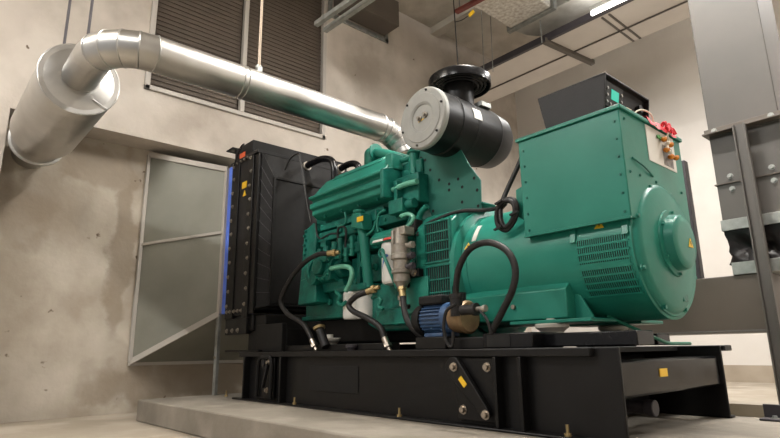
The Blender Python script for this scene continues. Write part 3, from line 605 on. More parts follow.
# water separator in grey cast metal
sx, sy = -2.87, 2.64
sp = P(t, 'water_separator', M().lathe((sx, sy, .42), (0, 0, 1), [(0, .03), (.03, .045), (.05, .062), (.10, .062), (.11, .074), (.13, .074), (.14, .062), (.20, .062), (.21, .076), (.24, .076), (.25, .066), (.31, .066), (.32, .052), (.43, .046), (.44, .0)], 24), CAST, label='grey cast metal separator')
P(sp, 'bracket', M().box(sx-.05, sx+.08, sy-.04, sy+.06, .80, .86).box(sx-.045, sx-.02, sy-.06, sy+.06, .66, .84), CAST, .006)
for k in range(3): P(sp, 'side_port', M().cyl((sx+.05, sy, .57+k*.075), (sx+.10, sy, .57+k*.075), .02, n=12).cyl((sx+.10, sy, .57+k*.075), (sx+.125, sy, .57+k*.075), .026, n=6), SLATE if k < 2 else CAST)
P(sp, 'drain', M().lathe((sx, sy, .30), (0, 0, 1), [(0, .022), (.04, .022), (.04, .032), (.07, .032), (.07, .022), (.13, .03)], 12), CAST)
P(t, 'clamp_bracket', M().box(-2.93, -2.74, 2.68, 2.73, .50, .555), BLACK, .004)
cbz = BL()
for x in (-2.87, -2.785): cbz.bolt((x, 2.68, .53), (0, -1, 0), .02, .018)
bolts(t, 'clamp_bolt', cbz, STEEL)
P(t, 'side_mount_plate', M().box(-2.94, -2.69, 2.72, 2.735, .25, .50), GREEN, .005)
pbz = BL()
for x, z in ((-2.89, .30), (-2.73, .30), (-2.89, .45)): pbz.bolt((x, 2.72, z), (0, -1, 0), .013)
bolts(t, 'plate_bolt', pbz, MATTE)
P(t, 'wiring_block', M().box(-2.87, -2.80, 2.72, 2.80, .84, .93), MATTE, .008)
P(t, 'pale_line', M().tube([at(a, b, Y=2.72) for a, b in ((401, 216), (408, 214), (413.5, 217), (411, 223), (406, 228))], .016, 8), GPIPE)
P(t, 'green_hose', M().tube([at(a, b, Y=2.84) for a, b in ((427, 206), (421, 213), (418.5, 222), (419, 232))], .024, 10), GREEN)
P(t, 'pale_line', M().tube([at(a, b, Y=2.80) for a, b in ((393, 190), (405, 184.5), (417, 181.5))], .022, 10), GPIPE)
# bracket plate under the air cleaner
bp = [at(409, 148, Y=2.95), at(411, 163, Y=2.95), at(432, 217, Y=2.95), at(481, 210, Y=2.95), at(480.5, 180, Y=2.95), at(470, 166, Y=2.95), at(455, 140, Y=2.95)]
br = P(t, 'air_cleaner_bracket', M().prism(bp, (0, .012, 0)), BRK, .003, label='green folded bracket plate with shade put into its colour')
hb_ = M()
for a, b in ((421, 158), (425, 160), (418, 165), (422, 166), (430, 170), (439, 180), (458, 179), (462, 187), (449, 184), (474, 178), (477, 190), (478, 206), (433, 211), (462, 202), (449, 190), (424, 180), (420, 177)): 
    q = at(a, b, Y=2.948); hb_.cyl(q, q+Vector((0, .004, 0)), .012, n=10)
P(br, 'hole_shade', hb_, DARKGAP)  # near-black discs painting the shade in the plate's holes
P(t, 'bracket_foot', M().box(-2.84, -2.36, 2.955, 3.1, .99, 1.005), ENG, .004)
# exhaust side
EXO = Vector((-3.35*1.12+.10, 2.85*1.12+.27, 0))
P(t, 'exhaust_manifold', M().cyl((-4.1, 3.46, 1.38), (-3.05, 3.46, 1.38), .08, n=20).lathe((EXO.x, EXO.y, 1.36), (0, 0, 1), [(0, .12), (.06, .13), (.14, .10)], 24), ENG, .01)
for bx5 in ((-3.42, -3.34, 2.80, 2.88, 1.03, 1.12), (-3.9, -3.84, 2.81, 2.88, 1.02, 1.10), (-3.66, -3.60, 2.80, 2.88, 1.0, 1.13), (-4.14, -4.06, 2.80, 2.88, .92, .98)): P(t, 'boss', M().box(*bx5), ENG, .008)
for x, z, q5 in ((-3.7, .94, .028), (-3.55, .70, .03), (-3.42, .66, .025), (-3.36, .94, .03), (-3.25, .86, .026), (-3.8, .60, .03), (-3.64, .56, .022), (-3.5, .60, .022), (-4.02, .42, .03), (-3.86, .40, .02), (-3.22, .40, .03), (-3.1, .36, .022)): P(t, 'core_plug', M().lathe((x, 2.87, z), (0, -1, 0), [(0, q5*1.3), (.03, q5*1.3), (.03, q5), (.055, q5*.9), (.055, 0)], 12), GREEN)
P(t, 'drain_line', M().tube([at(a, b, Y=2.66) for a, b in ((336, 292), (340, 296), (338, 302), (342, 305), (346, 302))], .016, 8), GREEN)
P(t, 'drain_line', M().tube([at(a, b, Y=2.66) for a, b in ((372, 298), (377, 296), (381, 300), (379, 306), (383, 309))], .014, 8), GREEN)
P(t, 'injector_line', M().tube([at(a, b, Y=2.72) for a, b in ((385, 210), (379, 214), (377, 222), (378, 232))], .010, 8), GREEN)
P(t, 'injector_line', M().tube([at(a, b, Y=2.74) for a, b in ((345, 212), (346, 222), (340, 226), (336, 224))], .010, 8), GREEN)
db = BL()
for k in range(9): db.bolt((-4.2+k*.135, EY-.05, 1.025), (0, -1, 0), .013).bolt((-4.2+k*.135, EY-.07, .85), (0, -1, 0), .013)
bolts(t, 'rail_bolt', db, GREEN)

# ================================================================== ALTERNATOR
t = AL = thing('alternator', 'large green alternator with square terminal box on top', 'alternator', (-1.9, 3.16, .075))
AY, AZ, AR = 3.16, .535, .395
P(t, 'barrel', M().lathe((-2.42, AY, AZ), (1, 0, 0), [(0, AR), (1.155, AR)], 72), GREEN)
P(t, 'drive_ring', M().lathe((-2.47, AY, AZ), (1, 0, 0), [(0, .45), (.035, .45), (.04, .44), (.055, AR+.004), (.10, AR+.003)], 72), GREEN)
oct_ = [(2.74, .17), (2.74, .86), (2.86, .96), (3.46, .96), (3.58, .86), (3.58, .17), (3.44, .06), (2.9, .06)]
P(t, 'fan_housing', M().px(-2.83, -2.47, oct_), GREEN, .015)
P(t, 'end_ring', M().lathe((-1.268, AY, AZ), (1, 0, 0), [(0, AR), (.0, AR+.003), (.012, AR+.003), (.016, AR-.010), (.026, AR-.014), (.028, .36)], 72), GREEN)
P(t, 'end_bell', M().lathe((-1.26, 3.14, .53), (1, 0, 0), [(0, .368), (.018, .364), (.030, .352), (.040, .340), (.043, .325), (.055, .26), (.057, .2)], 72), GREEN)
P(t, 'hub_cover', M().lathe((-1.205, 3.145, .55), (1, 0, 0), [(0, .187), (.012, .185), (.016, .156), (.060, .148), (.068, .138), (.071, .10), (.072, 0)], 56), GREEN)
hb2 = BL()
for k in range(8):
    w = radians(22+45*k); hb2.bolt((-1.24, 3.14+.355*cos(w), .525+.355*sin(w)), (1, 0, 0), .013)
for k in range(6):
    w = radians(30+60*k); hb2.bolt((-1.194, 3.145+.172*cos(w), .55+.172*sin(w)), (1, 0, 0), .008)
bolts(t, 'bell_bolt', hb2, GREEN)
P(t, 'bell_slot', M().box(-1.222, -1.208, 3.20, 3.26, .235, .275), ENG)
TX0, TX1, TY0, TY1, TZ0, TZ1 = -1.885, -1.234, 2.74, 3.53, .645, 1.245
bx_ = P(t, 'terminal_box', M().box(TX0, TX1, TY0, TY1, TZ0, TZ1), GREEN, .006, label='square green terminal box')
P(bx_, 'lid', M().box(TX0-.012, TX1+.014, TY0-.014, TY1+.014, TZ1, TZ1+.022), GREEN, .004)
P(bx_, 'bottom_lip', M().box(TX0, TX1, TY0-.012, TY0+.01, TZ0-.006, TZ0+.008), GREEN, .002)
sb = BL()
for z in (.68, .78, .88, .98, 1.08, 1.18):
    sb.bolt((TX0+.035, TY0, z), (0, -1, 0), .005, .004); sb.bolt((TX1-.03, TY0, z), (0, -1, 0), .005, .004)
for y in (2.9, 3.1, 3.45): sb.bolt((TX1, y, .90), (1, 0, 0), .006, .004)
for z in (1.2, .9): sb.bolt((TX1, TY0+.05, z), (1, 0, 0), .006, .004)
bolts(bx_, 'bolt', sb, ENG)
P(bx_, 'seam_handle', M().tube([(TX1+.004, 2.83, .985), (TX1+.012, 2.95, .955), (TX1+.004, 3.06, .925)], .005, 6), ENG)
ppl = P(bx_, 'wiring_placard', M().box(TX1, TX1+.004, 3.045, 3.42, 1.02, 1.238), PAPER, label='white wiring diagram placard')
P(bx_, 'placard_panel', M().box(TX1+.004, TX1+.006, 3.245, 3.375, 1.035, 1.16), GREYINK)
P(t, 'saddle', M().box(TX0+.01, TX1-.06, 2.80, 3.5, .48, .65), GREEN, .006)
# grille on the barrel side
gx0, gx1 = at(577, 244, Y=2.78).x, at(632, 240, Y=2.76).x
def cylp(x, ang, r): return (x, AY-r*cos(ang), AZ+r*sin(ang))
def patch(mb, x0, x1, a0, a1, r0, r1, n=1):
    for i in range(n):
        p, q = a0+(a1-a0)*i/n, a0+(a1-a0)*(i+1)/n
        mb.hexa([cylp(x0, p, r0), cylp(x1, p, r0), cylp(x1, q, r0), cylp(x0, q, r0), cylp(x0, p, r1), cylp(x1, p, r1), cylp(x1, q, r1), cylp(x0, q, r1)])
gx0, gx1 = -1.565, -1.285; ga0, ga1 = radians(-42), radians(6)
back = M(); patch(back, gx0, gx1, ga0, ga1, AR-.01, AR+.0015, 16)
P(t, 'grille_shade', back, DARKGAP)  # near-black patch painted as the shade behind the grille bars
gr = M(); n = 8
for i in range(n+1):
    a = ga0+(ga1-ga0)*i/n; patch(gr, gx0-.012, gx1+.012, a-radians(.75), a+radians(.75), AR, AR+.005)
for i in range(24):
    x = gx0+(gx1-gx0)*i/23; patch(gr, x-.0028, x+.0028, ga0, ga1, AR, AR+.004, 16)
patch(gr, gx0, gx1, radians(-19), radians(-14), AR, AR+.006)
P(t, 'vent_grille', gr, GREEN)
for x in (gx0-.02, gx1-.0): P(t, 'grille_clip', M().hexa([cylp(x-.018, radians(7), AR), cylp(x+.018, radians(7), AR), cylp(x+.018, radians(21), AR), cylp(x-.018, radians(21), AR), cylp(x-.018, radians(4), AR+.016), cylp(x+.018, radians(4), AR+.016), cylp(x+.018, radians(21), AR+.016), cylp(x-.018, radians(21), AR+.016)]), GREEN, .003)
def tri(p, u, v, s_, nrm, par):
    p = Vector(p); u = Vector(u); v = Vector(v); n_ = Vector(nrm)*.003
    w = P(par, 'warning_triangle', M().prism([p-u*s_-v*s_*.8, p+u*s_-v*s_*.8, p+v*s_*.9], n_), YELLOW)
    P(w, 'bolt_mark', M().prism([p-u*s_*.12+v*s_*.35+n_, p+u*s_*.15+v*s_*.3+n_, p+u*s_*.02-v*s_*.05+n_, p+u*s_*.22-v*s_*.05+n_, p-u*s_*.05-v*s_*.62+n_, p-u*s_*.0-v*s_*.18+n_, p-u*s_*.2-v*s_*.18+n_], n_*.3), BLACKINK)
q = cylp(-1.43, radians(16), AR+.002); tri(q, (1, 0, 0), (0, sin(radians(16)), cos(radians(16))), .028, (0, -.9, .4), t)
tri((-1.132, 3.19, .545), (0, 1, 0), (0, 0, 1), .03, (1, 0, 0), t)
q = cylp(-2.36, radians(19), AR+.008); tri(q, (1, 0, 0), (0, .3, .95), .028, (0, -.95, .3), t)
patch_ = M(); patch(patch_, -2.345, -2.31, radians(24), radians(44), AR+.001, AR+.004, 6); P(t, 'ring_sticker', patch_, PAPER)
# drive end vents
for (z0, z1) in ((.595, .865), (.20, .555)):
    P(t, 'vent_shade', M().box(-2.715, -2.485, 2.7385, 2.7395, z0, z1), DARKGAP)  # flat near-black sheet painting the shade inside the vent
    g = M().box(-2.725, -2.475, 2.728, 2.74, z0-.012, z0).box(-2.725, -2.475, 2.728, 2.74, z1, z1+.012).box(-2.725, -2.713, 2.728, 2.74, z0, z1).box(-2.487, -2.475, 2.728, 2.74, z0, z1)
    for k in range(11): x = -2.705+k*.021; g.box(x-.0024, x+.0024, 2.733, 2.737, z0, z1)
    for k in range(1, 4): z = z0+(z1-z0)*k/4; g.box(-2.715, -2.485, 2.730, 2.737, z-.005, z+.005)
    P(t, 'vent_grille', g, ENG)
# feet
P(t, 'foot_rail', M().px(-2.44, -1.66, [(2.80, .15), (2.765, .16), (2.765, .32), (2.86, .40), (3.0, .30), (3.0, .15)]), GREEN, .006)
P(t, 'foot_plate', M().box(-2.02, -1.50, 2.72, 3.0, .132, .152), GREEN, .004)
P(t, 'foot_rail', M().px(-2.44, -1.66, [(3.52, .15), (3.555, .16), (3.555, .32), (3.46, .40), (3.3, .30), (3.3, .15)]), GREEN, .006)
P(t, 'foot_plate', M().box(-2.02, -1.50, 3.3, 3.60, .132, .152), GREEN, .004)
P(t, 'foot_gusset', M().py(2.85, 2.87, [(-1.66, .15), (-1.55, .15), (-1.62, .28), (-1.66, .3)]), GREEN, .003)
q = at(514, 307, Y=2.765); P(t, 'foot_hole', M().cyl((q.x, 2.764, q.z), (q.x, 2.75, q.z), .014, n=10), STEEL)
P(t, 'lifting_lug', M().py(2.80, 2.83, [(-1.975, .80), (-1.885, .74), (-1.885, .93), (-1.915, .985), (-1.97, .97)]), GREEN, .006)
P(t, 'neck_bracket', M().box(-1.91, -1.885, 2.80, 2.95, .76, .90), GREEN, .004)

# ================================================================== CONTROL PANEL on the box
t = thing('genset_controller', 'black hooded control panel with a green screen on the terminal box', 'control panel', (-1.6, 3.13, 1.267))
CY0, CY1 = 2.85, 3.42
side = [(-1.74, 1.267), (-1.79, 1.535), (-1.335, 1.53), (-1.375, 1.267)]
P(t, 'side_plate', M().py(CY0, CY0+.012, side), CHARCOAL, .003); P(t, 'side_plate', M().py(CY1-.012, CY1, side), CHARCOAL, .003)
P(t, 'hood_top', M().box(-1.79, -1.335, CY0, CY1, 1.53, 1.542), CHARCOAL, .003)
P(t, 'rear_plate', M().py(CY0+.012, CY1-.012, [(-1.74, 1.267), (-1.79, 1.53), (-1.775, 1.53), (-1.725, 1.267)]), CHARCOAL)
P(t, 'floor_plate', M().box(-1.74, -1.38, CY0, CY1, 1.267, 1.277), CHARCOAL)
P(t, 'fascia', M().py(CY0+.012, CY1-.012, [(-1.405, 1.277), (-1.365, 1.53), (-1.385, 1.53), (-1.425, 1.277)]), MATTE)
def fp(y, z, dx=0): return Vector((-1.405+.04*(z-1.277)/.253+dx, y, z))
ctrl = P(t, 'controller', M().hexa([fp(2.89, 1.36), fp(3.10, 1.36), fp(3.10, 1.36, .015), fp(2.89, 1.36, .015), fp(2.89, 1.51), fp(3.10, 1.51), fp(3.10, 1.51, .015), fp(2.89, 1.51, .015)]), BLACK, .004)
P(ctrl, 'screen', M().hexa([fp(2.955, 1.415, .0152), fp(3.045, 1.415, .0152), fp(3.045, 1.415, .017), fp(2.955, 1.415, .017), fp(2.955, 1.475, .0152), fp(3.045, 1.475, .0152), fp(3.045, 1.475, .017), fp(2.955, 1.475, .017)]), LCD, label='glowing green screen')
for y, z in ((2.91, 1.47), (2.91, 1.43), (2.91, 1.39), (2.95, 1.385), (3.0, 1.385), (3.05, 1.385), (3.08, 1.43), (3.08, 1.47)): P(ctrl, 'button', M().cyl(fp(y, z, .014), fp(y, z, .020), .009, n=10), GREYINK)
P(t, 'pale_switch_plate', M().hexa([fp(3.17, 1.35), fp(3.23, 1.35), fp(3.23, 1.35, .006), fp(3.17, 1.35, .006), fp(3.17, 1.43), fp(3.23, 1.43), fp(3.23, 1.43, .006), fp(3.17, 1.43, .006)]), mat('cream_switch', rgb(206, 190, 150), .5))
P(t, 'stop_button', M().cyl(fp(3.31, 1.45, 0), fp(3.31, 1.45, .03), .025, n=16), MATTE)
P(t, 'mount_bracket', M().box(-1.83, -1.73, CY0+.02, CY0+.14, 1.267, 1.29), CHARCOAL, .003)

# offerings: red cloth and marigold string hung on the box edge
g = thing('flower_garland', 'string of orange marigold heads hung over the edge of the green terminal box', 'garland', (TX1+.03, 3.4, 1.06))
gp = [(668.5, 131), (667.5, 136), (669, 141), (668, 147), (671, 153), (674, 157)]
P(g, 'string', M().tube([at(a, b, X=TX1+.022) for a, b in gp], .006, 6), STRING)
for a, b in ((664, 139.5), (670.5, 145), (666.5, 150), (671, 157), (676, 158)):
    q = at(a, b, X=TX1+.026); P(g, 'flower_head', M().ball(q, .022, 12, 7, (.8, 1.15, .62)).ball(q+Vector((.004, .008, .008)), .016, 10, 6, (.8, 1.1, .6)), MARI)
for a, b in ((668, 143), (667, 148), (669, 152)): P(g, 'white_bead', M().ball(at(a, b, X=TX1+.03), .012, 8, 6), STRING)
for a, b in ((658.5, 136.5), (661, 138.5)):
    q = at(a, b, X=TX1+.010); P(g, 'leaf', M().bar(q-Vector((0, .02, .006)), q+Vector((0, .02, .006)), .006, .022), LEAFG, .003)
rc = M(); pts = []
for i in range(9):
    u = i/8; y = 3.08+u*.34
    for j in range(5): v = j/4; pts.append((TX1-.06+.085*v, y+.008*sin(9*u+5*v), 1.272+.03*sin(pi*v)*(.7+.5*sin(11*u+2))+.006*sin(20*u)-(.035*(v > .9))))
rc.add(pts, [(i*5+j, i*5+j+1, (i+1)*5+j+1, (i+1)*5+j) for i in range(8) for j in range(4)])
for k in range(7):
    y = 3.26+.022*k; rc.tube([(TX1-.0, y, 1.27), (TX1+.024, y+.01*sin(k), 1.30+.012*sin(2*k)), (TX1+.035, y+.015*cos(k), 1.262-.02*abs(sin(k)))], [.006]*13, 6)
tag(mkobj('red_cloth', rc, CLOTHRED, ang=80), 'crumpled red cloth ribbon lying along the top edge of the green terminal box', 'cloth')
wl_ = [(TX1-.05, 3.05, 1.27), (TX1-.04, 3.04, 1.32), (TX1-.02, 3.09, 1.345), (TX1+.0, 3.15, 1.33), (TX1+.005, 3.17, 1.28)]
tag(mkobj('wire_loop', M().tube(wl_, .005, 8), STRING), 'pale string loop standing on the box beside the red cloth', 'string')

# ================================================================== AIR CLEANER
t = thing('air_cleaner', 'black cylinder air cleaner with off-white end cap and mushroom intake', 'air cleaner', (-2.63, 3.0, 1.4))
AX, AZ2 = -2.635, 1.645
P(t, 'canister', M().lathe((AX, 2.69, AZ2), (0, 1, 0), [(0, .230), (.16, .230), (.165, .236), (.185, .236), (.19, .230), (.60, .230), (.61, .235), (.63, .23), (.76, .215), (.81, .185), (.82, 0)], 48), CANIST)
cap = P(t, 'end_cap', M().lathe((AX, 2.695, AZ2), (0, -1, 0), [(0, .235), (.03, .235), (.042, .225), (.044, .19), (.05, .185), (.05, .12), (.046, .115), (.044, .105), (.036, .10), (.036, 0)], 48), OFFWHITE, label='off-white end cap')
cb3 = BL()
for k in range(6):
    w = radians(15+60*k); cb3.bolt((AX+.208*cos(w), 2.65, AZ2+.208*sin(w)), (0, -1, 0), .006, .006)
bolts(cap, 'bolt', cb3, CHARCOAL)
for x in (-.025, .035): P(cap, 'cap_nut', M().lathe((AX+x, 2.66, AZ2+.005+x*.2), (0, -1, 0), [(0, .022), (.012, .022), (.013, .012), (.03, .012)], 12), CAST)
P(cap, 'cap_mark', M().bar((AX-.04, 2.656, AZ2-.022), (AX+.02, 2.656, AZ2-.010), .002, .006), YELLOW)
q = (AX, 3.08, 1.84)
P(t, 'intake_neck', M().cyl(q, (AX, 3.08, 2.05), .115, n=32), BLACK, .004)
P(t, 'intake_cap', M().lathe((AX, 3.09, 2.045), (0, 0, 1), [(.02, .10), (.02, .236), (-.025, .240), (-.025, .248), (.035, .248), (.045, .244), (.060, .225), (.064, .0)], 48), BLACKGLOSS)
P(t, 'intake_louvre', M().ring((AX, 3.09, 2.035), (0,0,1), .205, .008, 40, 6).ring((AX, 3.09, 2.03), (0,0,1), .175, .008, 40, 6).ring((AX, 3.09, 2.025), (0,0,1), .145, .008, 40, 6), CHARCOAL)
P(t, 'strap', M().lathe((AX, 3.02, AZ2), (0, 1, 0), [(0, .2315), (.03, .2315)], 48), MATTE)
def onc(x, ang, r=.2235): return Vector((AX+r*sin(ang), x, AZ2+r*cos(ang)))
st = M(); a0, a1 = radians(66), radians(88)
for i in range(6):
    p, q_ = a0+(a1-a0)*i/6, a0+(a1-a0)*(i+1)/6
    st.hexa([onc(2.97, p, .229), onc(3.06, p, .229), onc(3.06, q_, .229), onc(2.97, q_, .229), onc(2.97, p, .234), onc(3.06, p, .234), onc(3.06, q_, .234), onc(2.97, q_, .234)])
P(t, 'label_sticker', st, PAPER)
P(t, 'latch', M().box(AX+.10, AX+.17, 3.14, 3.26, 1.83, 1.87), GALV, .004)
P(t, 'mount_strap', M().box(AX-.12, AX+.02, 2.965, 2.995, 1.385, 1.43), MATTE, .004)

# ================================================================== EXHAUST
K = 1.12          # the exhaust line stands a little farther off than the engine face
EX, EZ, ER = -3.35*K, 1.855*K, .116*K
ZCK = ZC
t = thing('exhaust_pipe', 'shiny aluminium-clad exhaust pipe rising from the engine to the silencer', 'pipe', (EX, 2.2, 1.6))
y_a, y_b = .98*K, 2.85*K
P(t, 'straight_run', M().lathe((EX, y_a, EZ), (0, 1, 0), [(0, ER), (.70, ER), (y_b-y_a, ER)], 48), CLAD)
P(t, 'joint_bead', M().ring((EX, 1.555*K, EZ), (0, 1, 0), ER, .006, 48, 8), CLAD); P(t, 'joint_bead', M().ring((EX, 1.59*K, EZ), (0, 1, 0), ER, .006, 48, 8), CLAD)
def gore(p0, p1, r0, r1, d0, d1, n=40):
    """one slice of a segmented elbow: two mitred rings"""
    vs = []
    for p, rr, d in ((p0, r0, d0), (p1, r1, d1)):
        d = d.normalized(); u = Vector((0, 0, 1)) if abs(d.z) < .75 else Vector((1, 0, 0)); a_ = d.cross(u).normalized(); c_ = d.cross(a_)
        if rr is r1 and abs(d0.normalized().z) < .75 <= abs(d.z):
            a_ = (Vector((1, 0, 0))-d*d.x).normalized()
        vs += [p+(a_*cos(2*pi*j/n)+c_*sin(2*pi*j/n))*rr for j in range(n)]
    return M().add(vs, [(j, (j+1) % n, n+(j+1) % n, n+j) for j in range(n)])
R = .285*K; cc = Vector((EX-R, y_a, EZ)); ns = 5
for k in range(ns):
    a0, a1 = radians(90*k/ns), radians(90*(k+1)/ns)
    p0 = cc+Vector((R*cos(a0), -R*sin(a0), 0)); p1 = cc+Vector((R*cos(a1), -R*sin(a1), 0))
    P(t, 'elbow_gore', gore(p0, p1, ER, ER, Vector((-sin(a0), -cos(a0), 0)), Vector((-sin(a1), -cos(a1), 0))), CLAD)
    P(t, 'joint_bead', M().ring(p0, (sin(a0), cos(a0), 0), ER, .006, 40, 8), CLAD)
P(t, 'inlet_stub', M().cyl((EX-R, y_a-R, EZ), (-3.97*K, y_a-R, EZ), ER, n=40), CLAD)
R2 = .27; c2 = Vector((EX, y_b, EZ-R2)); ns = 5
def el2(a): return c2+Vector((.10*(1-cos(a)), R2*sin(a), R2*cos(a))), Vector((.10*sin(a)/R2, cos(a), -sin(a)))
for k in range(ns):
    a0, a1 = radians(88*k/ns), radians(88*(k+1)/ns); (p0, d0), (p1, d1) = el2(a0), el2(a1)
    n = 40; vs = []
    for p, d, rr in ((p0, d0, ER-.003*k), (p1, d1, ER-.003*(k+1))):
        d = d.normalized(); a_ = (Vector((1, 0, 0))-d*d.x).normalized(); c_ = d.cross(a_); vs += [p+(a_*cos(2*pi*j/n)+c_*sin(2*pi*j/n))*rr for j in range(n)]
    P(t, 'elbow_gore', M().add(vs, [(j, (j+1) % n, n+(j+1) % n, n+j) for j in range(n)]), CLAD)
    P(t, 'joint_bead', M().ring(p0, d0, ER-.003*k, .006, 40, 8), CLAD)
eo = el2(radians(88))[0]
P(t, 'bellows', M().lathe(eo+Vector((0, 0, .02)), (0, 0, -1), [(0, .11)]+[(.01+.010*i, .125 if i % 2 else .108) for i in range(8)]+[(.10, .11)], 28), STEEL)
P(t, 'flange', M().lathe(eo+Vector((0, 0, -.07)), (0, 0, -1), [(0, .11), (.0, .17), (.025, .17), (.025, .15), (.04, .15), (.04, .17), (.065, .17), (.065, 0)], 28), CAST)
for k in range(8): w = k*pi/4; P(t, 'flange_bolt', M().cyl(eo+Vector((.145*cos(w), .145*sin(w), -.05)), eo+Vector((.145*cos(w), .145*sin(w), -.16)), .014, n=6), CAST)
P(t, 'outlet_stub', M().cyl(eo+Vector((0, 0, -.13)), eo+Vector((0, 0, -.24)), .09, n=20), ENG)
hy = 1.708*K
P(t, 'hanger_clamp', M().box(EX-.02, EX+.02, hy-.02, hy+.02, EZ+ER-.005, EZ+ER+.05).ring((EX, hy, EZ+ER+.05), (1, 0, 0), .022, .009, 14, 6), GALV)
P(t, 'hanger_rod', M().cyl((EX, hy, EZ+ER+.05), (EX, hy, ZC), .011, n=8), mat('rod_zinc', rgb(176, 160, 142), .45, .4))

SY, SZ, SR = y_a-R, EZ-.02, .252*K
SXA = -3.98*K
t = thing('exhaust_silencer', 'fat aluminium-clad exhaust silencer drum entering the wall at upper left', 'silencer', (-5.2, SY, 1.7))
P(t, 'drum', M().lathe((SXA, SY, SZ), (-1, 0, 0), [(0, SR-.006), (.008, SR), (1.16*K, SR), (1.165*K, SR-.01)], 64), CLAD)
P(t, 'front_face', M().lathe((SXA-.02, SY, SZ), (1, 0, 0), [(0, SR-.004), (.012, SR-.004), (.045, ER+.01), (.045, ER)], 64), CLAD)
P(t, 'rim_bead', M().ring((SXA-.004, SY, SZ), (1, 0, 0), SR, .007, 64, 8), CLAD)
P(t, 'outlet_collar', M().lathe((-5.135*K, SY, SZ), (-1, 0, 0), [(0, .205*K), (.34, .205*K), (.345, .225*K), (.38, .225*K), (.38, 0)], 48), CLAD)
P(t, 'tail_pipe', M().cyl((-5.135*K-.3, SY, SZ), (XW, SY, SZ), .17, n=40), CLAD)
for x, y in ((-4.62*K, SY-.03), (-4.32*K, SY+.085)):
    P(t, 'hanger_rod', M().cyl((x, y, SZ+SR-.02), (x, y, ZC), .012, n=8), SLATE)
P(t, 'face_seam', M().bar((SXA+.022, SY+.10, SZ-.14), (SXA+.008, SY+.21, SZ-.19), .006, .006), CLAD)

# ================================================================== PRIMING PUMP
t = thing('transfer_pump', 'small blue motor pump with bronze head on the skid rail', 'pump', (-2.4, 2.6, .075))
PY, PZ = 2.62, .19
P(t, 'motor_body', M().cyl((-2.60, PY, PZ), (-2.36, PY, PZ), .082, n=32), BLUEMOTOR)
fn_ = M()
for k in range(24):
    w = 2*pi*k/24; d = Vector((0, cos(w), sin(w))); fn_.bar(Vector((-2.59, PY, PZ))+d*.086, Vector((-2.41, PY, PZ))+d*.086, .008, .02, up=d)
P(t, 'cooling_fins', fn_, BLUEMOTOR)
P(t, 'fan_cowl', M().lathe((-2.60, PY, PZ), (-1, 0, 0), [(0, .1), (.05, .1), (.075, .085), (.08, 0)], 32), MATTE)
P(t, 'front_flange', M().lathe((-2.41, PY, PZ), (1, 0, 0), [(0, .10), (.05, .10), (.055, .085)], 32), BLUEMOTOR)
P(t, 'pump_head', M().lathe((-2.355, PY, PZ), (1, 0, 0), [(0, .088), (.03, .094), (.08, .094), (.085, .102), (.105, .102), (.118, .09), (.12, .05), (.122, 0)], 36), BRONZE)
P(t, 'terminal_box', M().box(-2.62, -2.41, PY-.07, PY+.06, .28, .34), MATTE, .012)
P(t, 'motor_foot', M().box(-2.56, -2.40, PY-.08, PY+.08, .076, .10), BLUEMOTOR, .004)
sh = at(462, 311, Y=2.5); P(t, 'outlet_port', M().cyl((sh.x+.0, 2.50, .222), (sh.x+.09, 2.50, .222), .030, n=18).cyl((sh.x+.09, 2.5, .222), (sh.x+.115, 2.5, .222), .037, n=18), RUBBER)
P(t, 'valve_stem', M().cyl((sh.x+.115, 2.50, .222), (sh.x+.19, 2.49, .222), .014, n=12).cyl((sh.x+.17, 2.49, .222), (sh.x+.19, 2.49, .222), .02, n=12), CAST)
P(t, 'inlet_port', M().cyl((-2.29, PY-.02, PZ+.08), (-2.29, PY-.02, PZ+.15), .035, n=16), RUBBER)
P(t, 'power_lead', M().tube([(sh.x-.02, 2.47, .26), (sh.x-.09, 2.46, .22), (sh.x-.11, 2.455, .12), (sh.x-.09, 2.46, .03), (sh.x-.06, 2.47, .02), (sh.x-.05, 2.47, .1)], .010, 8), RUBBER)
P(t, 'power_lead', M().tube([(sh.x+.14, 2.49, .22), (sh.x+.19, 2.49, .16), (sh.x+.21, 2.5, .08)], .009, 8), RUBBER)

# ================================================================== HOSES AND CABLES
HG = 'hoses along the near side of the engine'
def fitting(h, p, d, m=STEEL):
    p = Vector(p); d = Vector(d).normalized()
    P(h, 'fitting', M().cyl(p, p+d*.05, .025, n=12).cyl(p+d*.05, p+d*.075, .032, n=6).cyl(p+d*.075, p+d*.11, .018, n=10), m)
def hose(lab, pts, r, ends, name='hose', top=None, Yd=None):
    V = [at(a, b, Y=y) for a, b, y in pts]
    h = thing(name, lab, 'hose', V[-1], HG)
    P(h, 'rubber_tube', M().tube(V, r, 14, sub=8), RUBBER)
    if 's' in ends: fitting(h, V[0], V[0]-V[1], BRASS)
    if 'e' in ends: fitting(h, V[-1], V[-1]-V[-2], STEEL)
    return h
hose('black hose dropping in an S from the injection pump to the skid at left', [(328, 253.5, 2.62), (318, 254.5, 2.58), (304, 263, 2.54), (290, 280, 2.54), (281, 300, 2.55), (287, 313, 2.56), (302, 323, 2.57), (309, 333, 2.57), (312, 340, 2.57)], .021, 'se')
hose('short black hose curling from the white oil filters down to the skid', [(367, 292, 2.60), (357, 296, 2.57), (349, 304, 2.56), (353, 311, 2.56), (367, 318, 2.56), (380, 327, 2.57), (384.5, 338, 2.57)], .022, 'se')
hose('black hose running from the grey separator down behind the blue pump', [(403, 297, 2.62), (405, 313, 2.60), (410, 325, 2.60), (420, 335, 2.64), (428, 341, 2.68)], .022, 's')
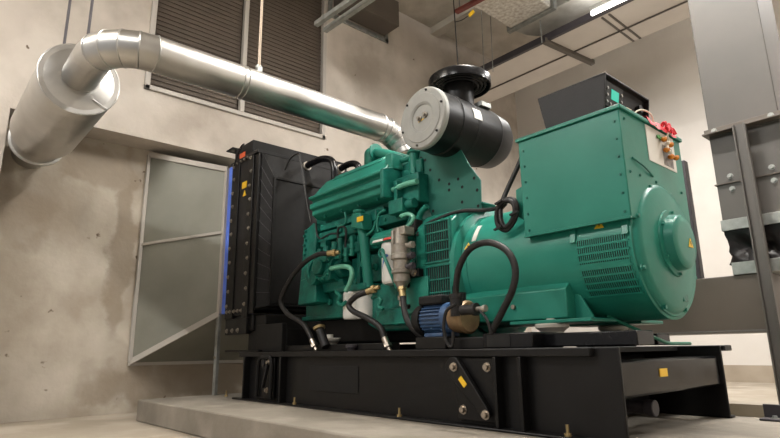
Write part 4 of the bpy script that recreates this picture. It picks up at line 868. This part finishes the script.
hose('large black hose looping up from the blue pump and down to the skid rail', [(456.5, 306, 2.54), (456, 290, 2.52), (459, 268, 2.50), (470, 249, 2.49), (488, 242.5, 2.48), (506, 250, 2.48), (515, 267, 2.48), (513, 288, 2.48), (502, 312, 2.50), (493, 330, 2.52), (491, 342, 2.53)], .0195, 'e')
q = at(456.5, 308, Y=2.54); tag(mkobj('hose_cuff', M().cyl(q-Vector((0, 0, .05)), q+Vector((0, 0, .06)), .038, n=16).cyl(q+Vector((0, 0, .06)), q+Vector((0, 0, .085)), .043, n=16), RUBBER), 'thick rubber cuff at the pump end of the big looping hose', 'hose cuff')
# control cable: coil and riser
cab = thing('control_cable', 'black cable run over the alternator with a tied coil by the lifting lug', 'cable', at(505, 230, Y=2.78))
run = [(417, 236, 2.74), (426, 225, 2.78), (445, 216, 2.80), (462, 211, 2.82), (482, 210.5, 2.82), (497, 208, 2.80), (503, 202, 2.78), (511, 200, 2.77), (516, 206, 2.77), (513, 218, 2.77), (506, 228, 2.77), (499, 224, 2.77), (499, 212, 2.77), (506, 203, 2.76)]
P(cab, 'cable_run', M().tube([at(a, b, Y=y) for a, b, y in run], .014, 10), RUBBER)
co = [(497, 209, 2.75), (504, 201, 2.75), (513, 199.5, 2.75), (517, 208, 2.75), (514, 221, 2.75), (506, 230, 2.75), (498, 225, 2.75), (497, 212, 2.75), (503, 202, 2.74), (512, 202, 2.74), (515, 211, 2.74), (511, 222, 2.74), (505, 227, 2.74), (501, 220, 2.74), (500.5, 208, 2.76)]
P(cab, 'coil', M().tube([at(a, b, Y=y) for a, b, y in co], .016, 10), RUBBER)
P(cab, 'riser', M().tube([at(a, b, Y=y) for a, b, y in ((500.5, 205, 2.80), (508, 188, 2.86), (519, 164, 2.92), (524, 150, 2.98))], .016, 10), RUBBER)
ct = M()
for a, b in ((499, 202), (514, 213), (498, 228)): q = at(a, b, Y=2.72); ct.bar(q-Vector((.03, 0, .008)), q+Vector((.03, 0, .008)), .016, .012)
P(cab, 'cable_tie', ct, RUBBER)
tag(mkobj('earth_cable', M().tube([at(a, b, Y=y) for a, b, y in ((607, 316, 3.0), (622, 323, 3.05), (640, 331, 3.1), (657, 338.5, 3.15), (668, 343, 3.3), (680, 343.5, 3.5), (690, 343.5, 3.7))], .010, 8), mat('green_cable', rgb(24, 104, 82), .4)), 'thin green earth cable from under the alternator to the rear skid rail', 'cable')

# ================================================================== LIGHT, WORLD, VIEW
w = bpy.data.worlds.new('world'); SC.world = w; w.use_nodes = True
w.node_tree.nodes['Background'].inputs['Color'].default_value = (1, .975, .95, 1); w.node_tree.nodes['Background'].inputs['Strength'].default_value = .50
SC.view_settings.view_transform = 'Standard'; SC.view_settings.look = 'None'; SC.view_settings.gamma = 1; SC.view_settings.exposure = 0
